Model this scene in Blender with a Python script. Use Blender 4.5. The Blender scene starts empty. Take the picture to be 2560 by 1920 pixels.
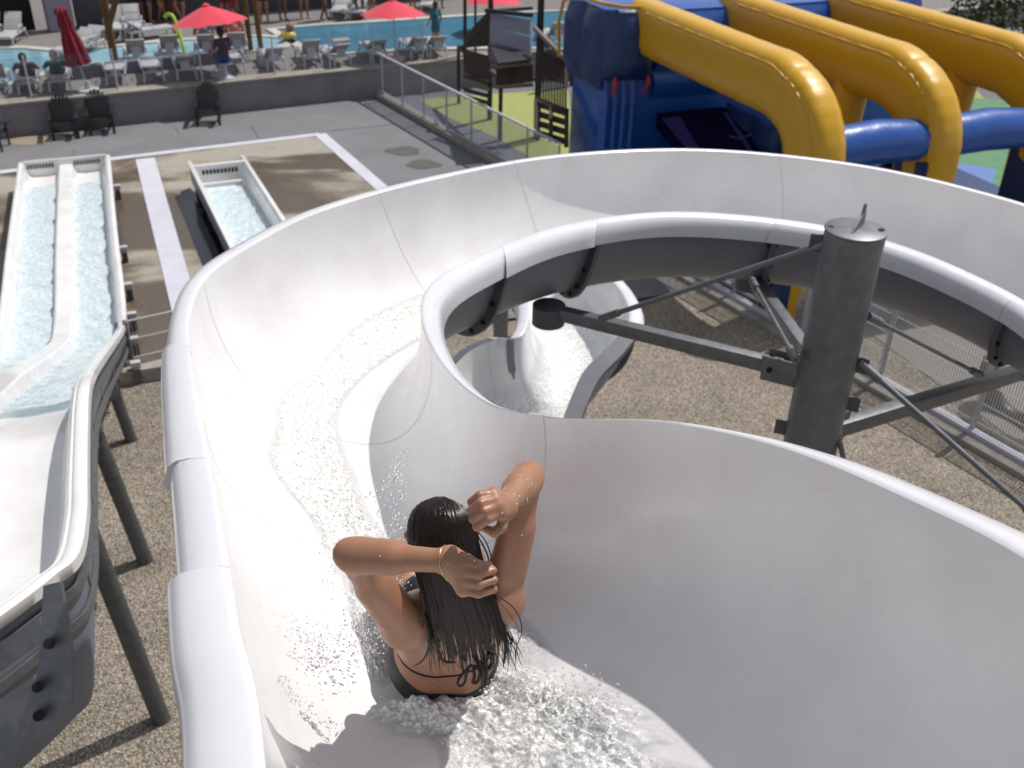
import bpy, bmesh, math, random
import numpy as np
from mathutils import Vector, Matrix
R = math.radians
rng = random.Random(7)
nrng = np.random.default_rng(7)
scene = bpy.context.scene
col = scene.collection

# ---------------------------------------------------------------- camera
CAMH = 7.6
FPX = 2489.0
TH = R(31.0)
RO = 0.0246
F_ = np.array([0, math.cos(TH), -math.sin(TH)])
R0 = np.array([1.0, 0, 0]); U0 = np.array([0, math.sin(TH), math.cos(TH)])
CR = math.cos(RO) * R0 + math.sin(RO) * U0
CU = math.cos(RO) * U0 - math.sin(RO) * R0
CAM = np.array([0.0, 0.0, CAMH])
def ray(px, py):
    return F_ + CR * ((px - 1280) / FPX) - CU * ((py - 960) / FPX)
def P(px, py, z=None, d=None, drop=None):
    """world point seen at a pixel of the 2560x1920 photo, at height z or depth d or drop below the eye"""
    r = ray(px, py)
    if drop is not None: z = CAMH - drop
    if d is None: d = (z - CAMH) / r[2]
    return CAM + r * d
def proj(p):
    q = np.asarray(p, float) - CAM
    d = q @ F_
    return 1280 + FPX * (q @ CR) / d, 960 - FPX * (q @ CU) / d, d
cd = bpy.data.cameras.new('camera'); cam = bpy.data.objects.new('camera', cd); col.objects.link(cam)
M4 = Matrix(((CR[0], CU[0], -F_[0], 0), (CR[1], CU[1], -F_[1], 0), (CR[2], CU[2], -F_[2], CAMH), (0, 0, 0, 1)))
cam.matrix_world = M4
cd.sensor_width = 36; cd.lens = FPX / 2560 * 36
cd.clip_start = 0.05; cd.clip_end = 2000
cd.dof.use_dof = True; cd.dof.focus_distance = 2.45; cd.dof.aperture_fstop = 5.0
scene.camera = cam

# ---------------------------------------------------------------- light
AZ = R(48); EL = R(60)
SUN = Vector((math.sin(AZ) * math.cos(EL), math.cos(AZ) * math.cos(EL), math.sin(EL)))
w = bpy.data.worlds.new('World'); scene.world = w; w.use_nodes = True
nt = w.node_tree
sky = nt.nodes.new('ShaderNodeTexSky'); sky.sky_type = 'NISHITA'; sky.sun_disc = False
sky.sun_elevation = EL; sky.sun_rotation = AZ; sky.altitude = 100; sky.air_density = 1.0; sky.dust_density = 1.2
hs = nt.nodes.new('ShaderNodeHueSaturation'); hs.inputs['Saturation'].default_value = .32
nt.links.new(sky.outputs[0], hs.inputs['Color']); nt.links.new(hs.outputs[0], nt.nodes['Background'].inputs[0])
nt.nodes['Background'].inputs[1].default_value = 0.122
sl = bpy.data.lights.new('sun', 'SUN'); sun = bpy.data.objects.new('sun', sl); col.objects.link(sun)
sl.energy = 4.1; sl.angle = R(0.5); sl.color = (1.0, 0.955, 0.89)
sun.rotation_euler = (-SUN).to_track_quat('-Z', 'Y').to_euler()
sun.location = (0, 0, 30)
scene.view_settings.view_transform = 'Standard'
scene.view_settings.look = 'None'
scene.view_settings.exposure = -0.04
scene.view_settings.gamma = 1
scene.cycles.max_bounces = 8
scene.cycles.transparent_max_bounces = 12
scene.cycles.caustics_reflective = False
scene.cycles.caustics_refractive = False
scene.cycles.sample_clamp_indirect = 6

# ---------------------------------------------------------------- helpers
def mat(name, colr, rough=0.5, metal=0.0, spec=0.5, noise=None, bump=None, coat=0.0, **kw):
    """noise=(scale, amount[, dark colour]) ; bump=(scale, strength, distance)"""
    m = bpy.data.materials.new(name); m.use_nodes = True
    n = m.node_tree.nodes; l = m.node_tree.links
    b = n['Principled BSDF']
    b.inputs['Base Color'].default_value = (*colr, 1)
    b.inputs['Roughness'].default_value = rough
    b.inputs['Metallic'].default_value = metal
    b.inputs['Specular IOR Level'].default_value = spec
    b.inputs['Coat Weight'].default_value = coat
    tc = n.new('ShaderNodeTexCoord')
    if noise:
        t = n.new('ShaderNodeTexNoise'); t.inputs['Scale'].default_value = noise[0]; t.inputs['Detail'].default_value = 8
        t.inputs['Roughness'].default_value = 0.62
        l.new(tc.outputs['Object'], t.inputs['Vector'])
        r = n.new('ShaderNodeValToRGB'); r.color_ramp.elements[0].position = 0.32; r.color_ramp.elements[1].position = 0.7
        a = noise[1]
        dk = noise[2] if len(noise) > 2 else tuple(c * (1 - a) for c in colr)
        r.color_ramp.elements[0].color = (*dk, 1); r.color_ramp.elements[1].color = (*colr, 1)
        l.new(t.outputs['Fac'], r.inputs['Fac']); l.new(r.outputs['Color'], b.inputs['Base Color'])
        rr = n.new('ShaderNodeMapRange'); rr.inputs[3].default_value = max(0, rough - 0.08); rr.inputs[4].default_value = min(1, rough + 0.1)
        l.new(t.outputs['Fac'], rr.inputs[0]); l.new(rr.outputs[0], b.inputs['Roughness'])
    if bump:
        t2 = n.new('ShaderNodeTexNoise'); t2.inputs['Scale'].default_value = bump[0]; t2.inputs['Detail'].default_value = 6
        l.new(tc.outputs['Object'], t2.inputs['Vector'])
        bb = n.new('ShaderNodeBump'); bb.inputs['Strength'].default_value = bump[1]; bb.inputs['Distance'].default_value = bump[2]
        l.new(t2.outputs['Fac'], bb.inputs['Height']); l.new(bb.outputs['Normal'], b.inputs['Normal'])
    for k, v in kw.items():
        b.inputs[k.replace('_', ' ')].default_value = v
    return m

def unit(v):
    v = np.asarray(v, float); n = np.linalg.norm(v)
    return v / n if n > 1e-12 else v
def frame(d, up=(0, 0, 1)):
    d = unit(d); up = np.asarray(up, float)
    if abs(d @ unit(up)) > 0.98: up = np.array([0, 1.0, 0]) if abs(d[1]) < .9 else np.array([1.0, 0, 0])
    s = unit(np.cross(d, up)); u = np.cross(s, d)
    return d, s, u

class MB:
    def __init__(s): s.v = []; s.f = []
    def add(s, vs, fs):
        o = len(s.v); s.v += [tuple(map(float, q)) for q in vs]; s.f += [tuple(i + o for i in q) for q in fs]; return s
    def box(s, c, sz, ax=None, bev=0.0):
        """box centred at c, full sizes sz, ax = 3 axis vectors; bev chamfers the edges"""
        ax = np.eye(3) if ax is None else np.array(ax, float)
        hx, hy, hz = [q / 2 for q in sz]; c = np.asarray(c, float)
        b = min(bev, hx * .9, hy * .9, hz * .9)
        if b <= 0:
            vs = [c + ax[0] * x * hx + ax[1] * y * hy + ax[2] * z * hz for x in (-1, 1) for y in (-1, 1) for z in (-1, 1)]
            fs = [(0, 1, 3, 2), (4, 6, 7, 5), (0, 4, 5, 1), (2, 3, 7, 6), (0, 2, 6, 4), (1, 5, 7, 3)]
            return s.add(vs, fs)
        bm = bmesh.new(); bmesh.ops.create_cube(bm, size=1)
        for q in bm.verts: q.co = (q.co.x * 2 * hx, q.co.y * 2 * hy, q.co.z * 2 * hz)
        bmesh.ops.bevel(bm, geom=bm.edges[:], offset=b, segments=2, affect='EDGES', profile=.6)
        bm.verts.index_update()
        vs = [c + ax[0] * q.co.x + ax[1] * q.co.y + ax[2] * q.co.z for q in bm.verts]
        fs = [[q.index for q in f.verts] for f in bm.faces]; bm.free()
        return s.add(vs, fs)
    def bar(s, p, q, wd, h=None, up=(0, 0, 1), bev=0.0):
        p = np.asarray(p, float); q = np.asarray(q, float); h = h or wd
        d, sd, u = frame(q - p, up)
        return s.box((p + q) / 2, (np.linalg.norm(q - p), wd, h), (d, sd, u), bev)
    def loft(s, rings, closed=True, caps=True):
        n = len(rings[0]); vs = [q for r in rings for q in r]; fs = []
        m = n if closed else n - 1
        for i in range(len(rings) - 1):
            for j in range(m):
                a = i * n + j; b = i * n + (j + 1) % n
                fs.append((a, b, b + n, a + n))
        if caps and closed:
            fs.append(tuple(range(n - 1, -1, -1))); fs.append(tuple(range((len(rings) - 1) * n, len(rings) * n)))
        return s.add(vs, fs)
    def tube(s, pts, r, n=10, flat=1.0, up=(0, 0, 1), caps=True):
        pts = [np.asarray(q, float) for q in pts]
        rs = r if hasattr(r, '__len__') else [r] * len(pts)
        rings = []; ref = None
        for i, q in enumerate(pts):
            a = pts[max(i - 1, 0)]; b = pts[min(i + 1, len(pts) - 1)]
            d = unit(b - a)
            if ref is None: _, sd, u = frame(d, up)
            else:
                sd = unit(ref - d * (ref @ d)); u = np.cross(sd, d)
            ref = sd
            rings.append([q + sd * math.cos(t) * rs[i] + u * math.sin(t) * rs[i] * flat for t in np.linspace(0, 2 * math.pi, n, endpoint=False)])
        return s.loft(rings, True, caps)
    def lathe(s, c, prof, n=24, axis=(0, 0, 1)):
        c = np.asarray(c, float); d, sd, u = frame(axis, (1, 0, 0))
        rings = [[c + d * h + (sd * math.cos(t) + u * math.sin(t)) * r for t in np.linspace(0, 2 * math.pi, n, endpoint=False)] for r, h in prof]
        return s.loft(rings)
    def prism(s, poly, ext):
        """polygon (3D points) swept by vector ext"""
        poly = [np.asarray(q, float) for q in poly]; ext = np.asarray(ext, float); n = len(poly)
        vs = poly + [q + ext for q in poly]
        fs = [tuple(range(n - 1, -1, -1)), tuple(range(n, 2 * n))] + [(i, (i + 1) % n, (i + 1) % n + n, i + n) for i in range(n)]
        return s.add(vs, fs)
    def sphere(s, c, r, nu=12, nv=8, sc=(1, 1, 1)):
        c = np.asarray(c, float)
        rings = []
        for i in range(nv + 1):
            a = math.pi * i / nv; rr = max(math.sin(a), 1e-3)
            rings.append([c + np.array([rr * math.cos(t) * sc[0], rr * math.sin(t) * sc[1], math.cos(a) * sc[2]]) * r for t in np.linspace(0, 2 * math.pi, nu, endpoint=False)])
        return s.loft(rings)
    def build(s, name, m, parent=None, smooth=None, mods=None):
        me = bpy.data.meshes.new(name)
        off = np.zeros(3); p = parent
        while p is not None: off += np.array(p.location); p = p.parent
        me.from_pydata([tuple(np.array(q) - off) for q in s.v], [], s.f)
        me.update()
        bm = bmesh.new(); bm.from_mesh(me); bmesh.ops.recalc_face_normals(bm, faces=bm.faces); bm.to_mesh(me); bm.free()
        o = bpy.data.objects.new(name, me); col.objects.link(o); o.parent = parent
        me.materials.append(m)
        if smooth is not None:
            if smooth >= 180: me.shade_smooth()
            else:
                me.shade_smooth(); me.set_sharp_from_angle(angle=R(smooth))
        return o

def tag(o, label=None, cat=None, group=None, kind=None):
    if label: o['label'] = label
    if cat: o['category'] = cat
    if group: o['group'] = group
    if kind: o['kind'] = kind
    return o
def empty(name, loc, label=None, cat=None, group=None):
    o = bpy.data.objects.new(name, None); col.objects.link(o); o.location = tuple(map(float, loc)); o.empty_display_size = .2
    return tag(o, label, cat, group)
def copy_tree(o, loc=None, rz=None, label=None, parent=None):
    c = o.copy(); col.objects.link(c); c.parent = parent
    for ch in list(o.children): copy_tree(ch, parent=c)
    if loc is not None: c.location = tuple(map(float, loc))
    if rz is not None: c.rotation_euler = (0, 0, rz)
    if label: c['label'] = label
    return c
def cr(keys, n):
    """Catmull-Rom through keys (list of vectors), n samples, chord-parametrised"""
    K = np.array(keys, float); m = len(K)
    t = np.linspace(0, m - 1, n); out = []
    for q in t:
        i = min(int(q), m - 2); f = q - i
        p0 = K[max(i - 1, 0)] if i > 0 else 2 * K[0] - K[1]; p1 = K[i]; p2 = K[i + 1]; p3 = K[i + 2] if i + 2 < m else 2 * K[-1] - K[-2]
        out.append(0.5 * ((2 * p1) + (-p0 + p2) * f + (2 * p0 - 5 * p1 + 4 * p2 - p3) * f ** 2 + (-p0 + 3 * p1 - 3 * p2 + p3) * f ** 3))
    return np.array(out)
# plaza frame: UD runs away along the runouts, WD across to the right
UD = np.array([-0.372, 0.928, 0]); WD = np.array([0.928, 0.372, 0]); ZD = np.array([0, 0, 1.0])
# ---------------------------------------------------------------- materials
def gelcoat(name, c=(0.74, 0.737, 0.742), dirt=0.12):
    m = mat(name, c, rough=0.28, coat=0.35)
    n = m.node_tree.nodes; l = m.node_tree.links; b = n['Principled BSDF']; tc = n['Texture Coordinate']
    b.inputs['Coat Roughness'].default_value = 0.12
    t = n.new('ShaderNodeTexNoise'); t.inputs['Scale'].default_value = 2.3; t.inputs['Detail'].default_value = 9
    l.new(tc.outputs['Object'], t.inputs['Vector'])
    r = n.new('ShaderNodeValToRGB'); r.color_ramp.elements[0].position = .3; r.color_ramp.elements[1].position = .62
    r.color_ramp.elements[0].color = (c[0] * (1 - dirt), c[1] * (1 - dirt * 1.15), c[2] * (1 - dirt * 1.1), 1); r.color_ramp.elements[1].color = (*c, 1)
    l.new(t.outputs['Fac'], r.inputs['Fac']); l.new(r.outputs[0], b.inputs['Base Color'])
    t3 = n.new('ShaderNodeTexNoise'); t3.inputs['Scale'].default_value = 9; t3.inputs['Detail'].default_value = 4
    l.new(tc.outputs['Object'], t3.inputs['Vector'])
    rr = n.new('ShaderNodeMapRange'); rr.inputs[3].default_value = .18; rr.inputs[4].default_value = .42
    l.new(t3.outputs['Fac'], rr.inputs[0]); l.new(rr.outputs[0], b.inputs['Roughness'])
    bb = n.new('ShaderNodeBump'); bb.inputs['Strength'].default_value = .05; bb.inputs['Distance'].default_value = .01
    l.new(t3.outputs['Fac'], bb.inputs['Height']); l.new(bb.outputs[0], b.inputs['Normal'])
    return m
M = {}
M['gel'] = gelcoat('white_gelcoat')
M['lip'] = gelcoat('white_rim_gelcoat', (0.64, 0.64, 0.69), .07)
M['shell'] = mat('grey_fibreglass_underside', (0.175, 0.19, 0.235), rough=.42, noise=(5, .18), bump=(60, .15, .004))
M['seam'] = mat('joint_sealant', (.58, .57, .56), rough=.6)
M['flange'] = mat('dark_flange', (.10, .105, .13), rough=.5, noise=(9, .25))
M['bolt'] = mat('dark_bolt', (.02, .02, .022), rough=.45, metal=.6)
M['galv'] = mat('galvanised_steel', (.205, .213, .23), rough=.46, metal=.55, noise=(14, .3), bump=(90, .12, .002))
M['galv_dark'] = mat('weathered_dark_steel', (.13, .135, .145), rough=.5, metal=.5, noise=(12, .35), bump=(80, .15, .002))
M['whiteplastic'] = mat('white_plastic', (.5, .5, .53), rough=.4, noise=(6, .08))
M['concrete'] = mat('smooth_concrete', (.185, .185, .20), rough=.8, noise=(.8, .22), bump=(40, .3, .004))
M['stripe'] = mat('pale_concrete_band', (.56, .56, .64), rough=.7, noise=(3, .12))
M['kerb'] = mat('kerb_concrete', (.34, .315, .28), rough=.85, noise=(5, .35), bump=(50, .5, .006))
M['black'] = mat('black_painted_metal', (.014, .014, .017), rough=.4, noise=(10, .2))

# wet brown paving of the runout yard
def wet():
    m = mat('wet_paving', (.27, .235, .19), rough=.6)
    n = m.node_tree.nodes; l = m.node_tree.links; b = n['Principled BSDF']; tc = n['Texture Coordinate']
    mp = n.new('ShaderNodeMapping'); mp.inputs['Rotation'].default_value = (0, 0, R(-21.8)); mp.inputs['Scale'].default_value = (.7, 1.3, 1)
    l.new(tc.outputs['Object'], mp.inputs['Vector'])
    t = n.new('ShaderNodeTexNoise'); t.inputs['Scale'].default_value = .42; t.inputs['Detail'].default_value = 5; t.inputs['Distortion'].default_value = .4
    l.new(mp.outputs[0], t.inputs['Vector'])
    r = n.new('ShaderNodeValToRGB'); e = r.color_ramp.elements
    e[0].position = .47; e[0].color = (.085, .063, .042, 1); e[1].position = .60; e[1].color = (.34, .31, .26, 1)
    q = e.new(.52); q.color = (.125, .092, .060, 1); q = e.new(.555); q.color = (.24, .215, .17, 1)
    t2 = n.new('ShaderNodeTexNoise'); t2.inputs['Scale'].default_value = 14; t2.inputs['Detail'].default_value = 8
    l.new(tc.outputs['Object'], t2.inputs['Vector'])
    mx = n.new('ShaderNodeMixRGB'); mx.blend_type = 'MULTIPLY'; mx.inputs[0].default_value = .5
    l.new(t.outputs['Fac'], r.inputs['Fac']); l.new(r.outputs[0], mx.inputs[1]); l.new(t2.outputs['Fac'], mx.inputs[2])
    g = n.new('ShaderNodeGamma'); g.inputs[1].default_value = .85; l.new(mx.outputs[0], g.inputs[0]); l.new(g.outputs[0], b.inputs['Base Color'])
    rr = n.new('ShaderNodeMapRange'); rr.inputs[1].default_value = .45; rr.inputs[2].default_value = .56; rr.inputs[3].default_value = .22; rr.inputs[4].default_value = .8
    l.new(t.outputs['Fac'], rr.inputs[0]); l.new(rr.outputs[0], b.inputs['Roughness'])
    return m
M['wet'] = wet()
def gravel():
    m = mat('tan_gravel', (.3, .24, .18), rough=.85)
    n = m.node_tree.nodes; l = m.node_tree.links; b = n['Principled BSDF']; tc = n['Texture Coordinate']
    v = n.new('ShaderNodeTexVoronoi'); v.inputs['Scale'].default_value = 68; v.inputs['Randomness'].default_value = 1
    l.new(tc.outputs['Object'], v.inputs['Vector'])
    r = n.new('ShaderNodeValToRGB'); e = r.color_ramp.elements
    e[0].position = 0; e[0].color = (.12, .10, .085, 1); e[1].position = 1; e[1].color = (.70, .64, .55, 1)
    for p_, c_ in ((.25, (.24, .205, .165)), (.45, (.34, .305, .26)), (.6, (.45, .365, .27)), (.8, (.55, .47, .37))):
        q = e.new(p_); q.color = (*c_, 1)
    sp = n.new('ShaderNodeSeparateColor'); l.new(v.outputs['Color'], sp.inputs[0]); l.new(sp.outputs[0], r.inputs['Fac'])
    big = n.new('ShaderNodeTexNoise'); big.inputs['Scale'].default_value = .9; big.inputs['Detail'].default_value = 5; l.new(tc.outputs['Object'], big.inputs['Vector'])
    mr = n.new('ShaderNodeMapRange'); mr.inputs[1].default_value = .3; mr.inputs[2].default_value = .7; mr.inputs[3].default_value = 1.15; mr.inputs[4].default_value = 1.65
    l.new(big.outputs['Fac'], mr.inputs[0])
    ed = n.new('ShaderNodeMapRange'); ed.inputs[1].default_value = .25; ed.inputs[2].default_value = .62; ed.inputs[3].default_value = 1.0; ed.inputs[4].default_value = .5
    l.new(v.outputs['Distance'], ed.inputs[0])
    m1 = n.new('ShaderNodeMixRGB'); m1.blend_type = 'MULTIPLY'; m1.inputs[0].default_value = 1
    l.new(r.outputs[0], m1.inputs[1]); l.new(ed.outputs[0], m1.inputs[2])
    m2 = n.new('ShaderNodeMixRGB'); m2.blend_type = 'MULTIPLY'; m2.inputs[0].default_value = 1
    l.new(m1.outputs[0], m2.inputs[1]); l.new(mr.outputs[0], m2.inputs[2]); l.new(m2.outputs[0], b.inputs['Base Color'])
    inv = n.new('ShaderNodeMath'); inv.operation = 'SUBTRACT'; inv.inputs[0].default_value = 1; l.new(v.outputs['Distance'], inv.inputs[1])
    bb = n.new('ShaderNodeBump'); bb.inputs['Strength'].default_value = 1; bb.inputs['Distance'].default_value = .03
    l.new(inv.outputs[0], bb.inputs['Height']); l.new(bb.outputs[0], b.inputs['Normal'])
    return m
M['gravel'] = gravel()

def water_mat(name, tint, scale=18, foam=.5, strength=.6, dist=.02, rough=.06, fcol=(.86, .89, .92), base=.02, gloss=1.0, attr=False):
    """running water: transparent sheet with a glossy coat and opaque white foam where it breaks"""
    m = bpy.data.materials.new(name); m.use_nodes = True
    n = m.node_tree.nodes; l = m.node_tree.links; n.remove(n['Principled BSDF']); out = n['Material Output']
    tc = n.new('ShaderNodeTexCoord')
    t = n.new('ShaderNodeTexNoise'); t.inputs['Scale'].default_value = scale; t.inputs['Detail'].default_value = 6; t.inputs['Roughness'].default_value = .6; t.inputs['Distortion'].default_value = .6
    l.new(tc.outputs['Object'], t.inputs['Vector'])
    bb = n.new('ShaderNodeBump'); bb.inputs['Strength'].default_value = strength; bb.inputs['Distance'].default_value = dist
    l.new(t.outputs['Fac'], bb.inputs['Height'])
    tr = n.new('ShaderNodeBsdfTransparent'); tr.inputs[0].default_value = (*tint, 1)
    gl = n.new('ShaderNodeBsdfGlossy'); gl.inputs['Roughness'].default_value = rough; l.new(bb.outputs[0], gl.inputs['Normal'])
    fr = n.new('ShaderNodeFresnel'); fr.inputs[0].default_value = 1.33; l.new(bb.outputs[0], fr.inputs['Normal'])
    a = n.new('ShaderNodeMixShader'); fm = n.new('ShaderNodeMath'); fm.operation = 'MULTIPLY'; fm.inputs[1].default_value = gloss; l.new(fr.outputs[0], fm.inputs[0]); l.new(fm.outputs[0], a.inputs[0]); l.new(tr.outputs[0], a.inputs[1]); l.new(gl.outputs[0], a.inputs[2])
    df = n.new('ShaderNodeBsdfPrincipled'); df.inputs['Base Color'].default_value = (*fcol, 1); df.inputs['Roughness'].default_value = .3
    l.new(bb.outputs[0], df.inputs['Normal'])
    f = n.new('ShaderNodeTexNoise'); f.inputs['Scale'].default_value = scale * 1.7; f.inputs['Detail'].default_value = 8; f.inputs['Roughness'].default_value = .7
    l.new(tc.outputs['Object'], f.inputs['Vector'])
    mr = n.new('ShaderNodeMapRange'); mr.inputs[1].default_value = .62 - foam * .3; mr.inputs[2].default_value = .72 - foam * .2; mr.inputs[3].default_value = base; mr.inputs[4].default_value = .95
    l.new(f.outputs['Fac'], mr.inputs[0])
    fac = mr.outputs[0]
    if attr:        # 'thick' holds how deep the water is: thin edges run out clear
        at = n.new('ShaderNodeAttribute'); at.attribute_name = 'thick'
        mm = n.new('ShaderNodeMath'); mm.operation = 'MULTIPLY'; l.new(fac, mm.inputs[0]); l.new(at.outputs['Fac'], mm.inputs[1]); fac = mm.outputs[0]
        m2 = n.new('ShaderNodeMath'); m2.operation = 'MULTIPLY'; l.new(fm.outputs[0], m2.inputs[0]); l.new(at.outputs['Fac'], m2.inputs[1]); l.new(m2.outputs[0], a.inputs[0])
    c = n.new('ShaderNodeMixShader'); l.new(fac, c.inputs[0]); l.new(a.outputs[0], c.inputs[1]); l.new(df.outputs[0], c.inputs[2])
    l.new(c.outputs[0], out.inputs[0])
    return m
M['flow'] = water_mat('running_slide_water', (.96, .97, .98), 30, .7, .7, .02, .06, (.9, .91, .92), .35, .7, True)

# ---------------------------------------------------------------- ground
def sheet(name, pts, z, m, div=1):
    b = MB(); b.add([(q[0], q[1], z) for q in pts], [tuple(range(len(pts)))])
    return tag(b.build(name, m), kind='structure')
sheet('gravel_ground', [(-60, -25), (60, -25), (60, 120), (-60, 120)], 0, M['gravel'])
K0 = P(410, 925, z=0.1)             # point on the kerb between gravel and yard
def G(u, w_, z=0.0):                # plaza frame with origin at K0
    return np.array([K0[0], K0[1], 0]) + UD * u + WD * w_ + ZD * z
def toG(p):
    q = np.asarray(p) - np.array([K0[0], K0[1], 0]); return q @ UD, q @ WD
# ---------------------------------------------------------------- main flume
def section(O, I, depth, n=30, pw=2.6):
    """trough section from the outer rim O to the inner rim I; returns points and the across direction"""
    pts = []
    for k in range(n + 1):
        a = math.pi * k / n
        c = math.cos(a); s = math.sin(a)
        q = (abs(c) ** pw + abs(s) ** pw) ** (-1 / pw)
        lat = (1 - c * q) / 2
        pts.append(O * (1 - lat) + I * lat - ZD * depth * (s * q))
    return pts
def rim_profile(e, up, wd=0.115):
    """rolled lip running outward along e"""
    w_ = wd
    out = [(0, 0), (.006, .006), (.018, .008), (.052, .001), (.082, -.012), (.103, -.036), (.113, -.07), (.117, -.122), (.108, -.125), (.099, -.07), (.075, -.028), (.03, -.008)]
    return [e * (x * w_ / .115) + up * z for x, z in out]
class Flume:
    def __init__(s, okeys, ikeys, depth, n, pw=2.6, lip=.115, lipI=None):
        s.O = cr(okeys, n); s.I = cr(ikeys, n); s.n = n
        dk = depth if hasattr(depth, '__len__') else [depth] * len(okeys)
        s.dep = np.interp(np.linspace(0, len(okeys) - 1, n), range(len(okeys)), dk)
        s.pw = pw; s.lip = lip; s.lipI = lipI or lip
        s.e = []
        for i in range(n):
            v = s.O[i] - s.I[i]; v[2] = 0; s.e.append(unit(v))
    def at(s, k):  # float index
        i = int(min(max(k, 0), s.n - 1.001)); f = k - i
        g = lambda A: A[i] * (1 - f) + A[i + 1] * f
        return g(s.O), g(s.I), s.dep[i] * (1 - f) + s.dep[i + 1] * f, unit(s.e[i] * (1 - f) + s.e[i + 1] * f)
    def channel(s, k0=0, k1=None, off=0.0):
        b = MB(); rings = []
        k1 = s.n - 1 if k1 is None else k1
        for k in range(k0, k1 + 1):
            O, I, d, e = s.at(k)
            if off: O = O + e * off; I = I - e * off
            rings.append([q + (0 if off == 0 else 0) for q in section(O, I, d + off, pw=s.pw)])
        return b.loft(rings, closed=False)
    def grid(s, ks, m=30, skew=0.0):
        """points and outward normals of the channel surface at float stations ks"""
        Pt = []; Nn = []
        for k in ks:
            row = [section(*s.at(k - skew * (1 - j / m))[:3], n=m, pw=s.pw)[j] for j in range(m + 1)] if skew else section(*s.at(k)[:3], n=m, pw=s.pw)
            k2 = min(k + .8, s.n - 1.01); k1 = k2 - 1.6
            sa = [section(*s.at(k1 - skew * (1 - j / m))[:3], n=m, pw=s.pw)[j] for j in range(m + 1)] if skew else section(*s.at(k1)[:3], n=m, pw=s.pw)
            sb = [section(*s.at(k2 - skew * (1 - j / m))[:3], n=m, pw=s.pw)[j] for j in range(m + 1)] if skew else section(*s.at(k2)[:3], n=m, pw=s.pw)
            nr = []
            for j in range(m + 1):
                t = sb[j] - sa[j]; u = row[min(j + 1, m)] - row[max(j - 1, 0)]
                q = unit(np.cross(t, u))
                ref = row[j] - ((row[0] + row[m]) / 2 + ZD * .25)
                nr.append(q if q @ ref > 0 else -q)
            Pt.append(np.array(row)); Nn.append(np.array(nr))
        return Pt, Nn
    def solid_shell(s, off=.014):
        Pt, Nn = s.grid(range(s.n)); b = MB(); rings = []
        for p, q in zip(Pt, Nn):
            a = p + q * (off + .004); c = p + q * .004
            a[0] -= ZD * .012; a[-1] -= ZD * .012; c[0] -= ZD * .012; c[-1] -= ZD * .012
            rings.append(list(a) + list(c[::-1]))
        return b.loft(rings, closed=True)
    def lips(s, side, k0=0, k1=None, grow=0.0):
        b = MB(); rings = []; k1 = s.n - 1 if k1 is None else k1
        ks = np.linspace(k0, k1, max(2, int(k1 - k0) + 1))
        for k in ks:
            O, I, d, e = s.at(k)
            base, ee, wd = (O, e, s.lip) if side == 'o' else (I, -e, s.lipI)
            rings.append([base + q for q in rim_profile(ee, ZD, wd + grow)])
        return b.loft(rings, closed=True)
    def seam(s, k, wd=.006, lift=.0025, skew=0.0):
        b = MB(); O, I, d, e = s.at(k); O2, I2, d2, _ = s.at(k + .2); f = unit((O2 + I2 - O - I)) * wd / 2
        pts = section(O, I, d, n=48, pw=s.pw)
        if skew: pts = [section(*s.at(k - skew * (1 - j / 48))[:3], n=48, pw=s.pw)[j] for j in range(49)]
        mid = (O + I) / 2
        rings = []
        for q in pts:
            u = unit((mid - q)); rings.append([q - f + u * lift, q + f + u * lift])
        vs = [p for r in rings for p in r]; fs = [(2 * i, 2 * i + 1, 2 * i + 3, 2 * i + 2) for i in range(len(pts) - 1)]
        return b.add(vs, fs)
    def flange(s, k, h=.055, t=.035, skew=0.0):
        """bolted joint collar under the shell"""
        (p,), (q,) = s.grid([k], 36, skew); O, I, d, e = s.at(k); O2, I2, _, _ = s.at(k + .2); f = unit((O2 + I2 - O - I)) * t / 2
        a = p + q * .012; c = p + q * (.018 + h)
        for r_ in (a, c):
            r_[0] -= ZD * .05; r_[-1] -= ZD * .05
        rr = []
        for i in range(len(a)):
            n_ = q[i]; ff = f - n_ * (f @ n_); ff = unit(ff) * t / 2
            rr.append([a[i] - ff, a[i] + ff, c[i] + ff, c[i] - ff])
        return MB().loft(rr, closed=True), [(x + y) / 2 for x, y in zip(a, c)], f
ok = [(-.02, -.25, CAMH - 1.42), P(665, 1920, drop=1.62), P(597, 1560, drop=1.68), P(550, 1270, drop=1.74), P(508, 1050, drop=1.80),
      P(480, 900, drop=1.86), P(476, 795, drop=1.90), P(510, 705, drop=1.94), P(605, 630, drop=1.98), P(800, 531, drop=2.03),
      P(1080, 451, drop=2.09), P(1400, 393, drop=2.15), P(1750, 378, drop=2.2), P(2100, 410, drop=2.27), P(2400, 472, drop=2.34),
      P(2700, 570, drop=2.42), (4.05, 5.35, CAMH - 2.54), (4.3, 4.5, CAMH - 2.68), (4.1, 3.4, CAMH - 2.85), (3.6, 2.4, CAMH - 3.05)]
ik = [(1.50, .45, CAMH - 1.18), P(2700, 1482, drop=1.32), P(2300, 1262, drop=1.39), P(1950, 1118, drop=1.49), P(1650, 1055, drop=1.60),
      P(1400, 1047, drop=1.74), P(1220, 1010, drop=1.82), P(1100, 905, drop=1.92), P(1052, 790, drop=2.0), P(1082, 705, drop=2.08),
      P(1200, 640, drop=2.15), P(1400, 566, drop=2.22), P(1650, 531, drop=2.28), P(1900, 543, drop=2.34), P(2150, 584, drop=2.4),
      P(2400, 672, drop=2.46), P(2640, 810, drop=2.54), (3.05, 4.25, CAMH - 2.66), (2.8, 3.55, CAMH - 2.8), (2.4, 3.0, CAMH - 2.95)]
NF = 191
dep = [.76, .76, .75, .72, .69, .66, .64, .62] + [.62] * 12
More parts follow.
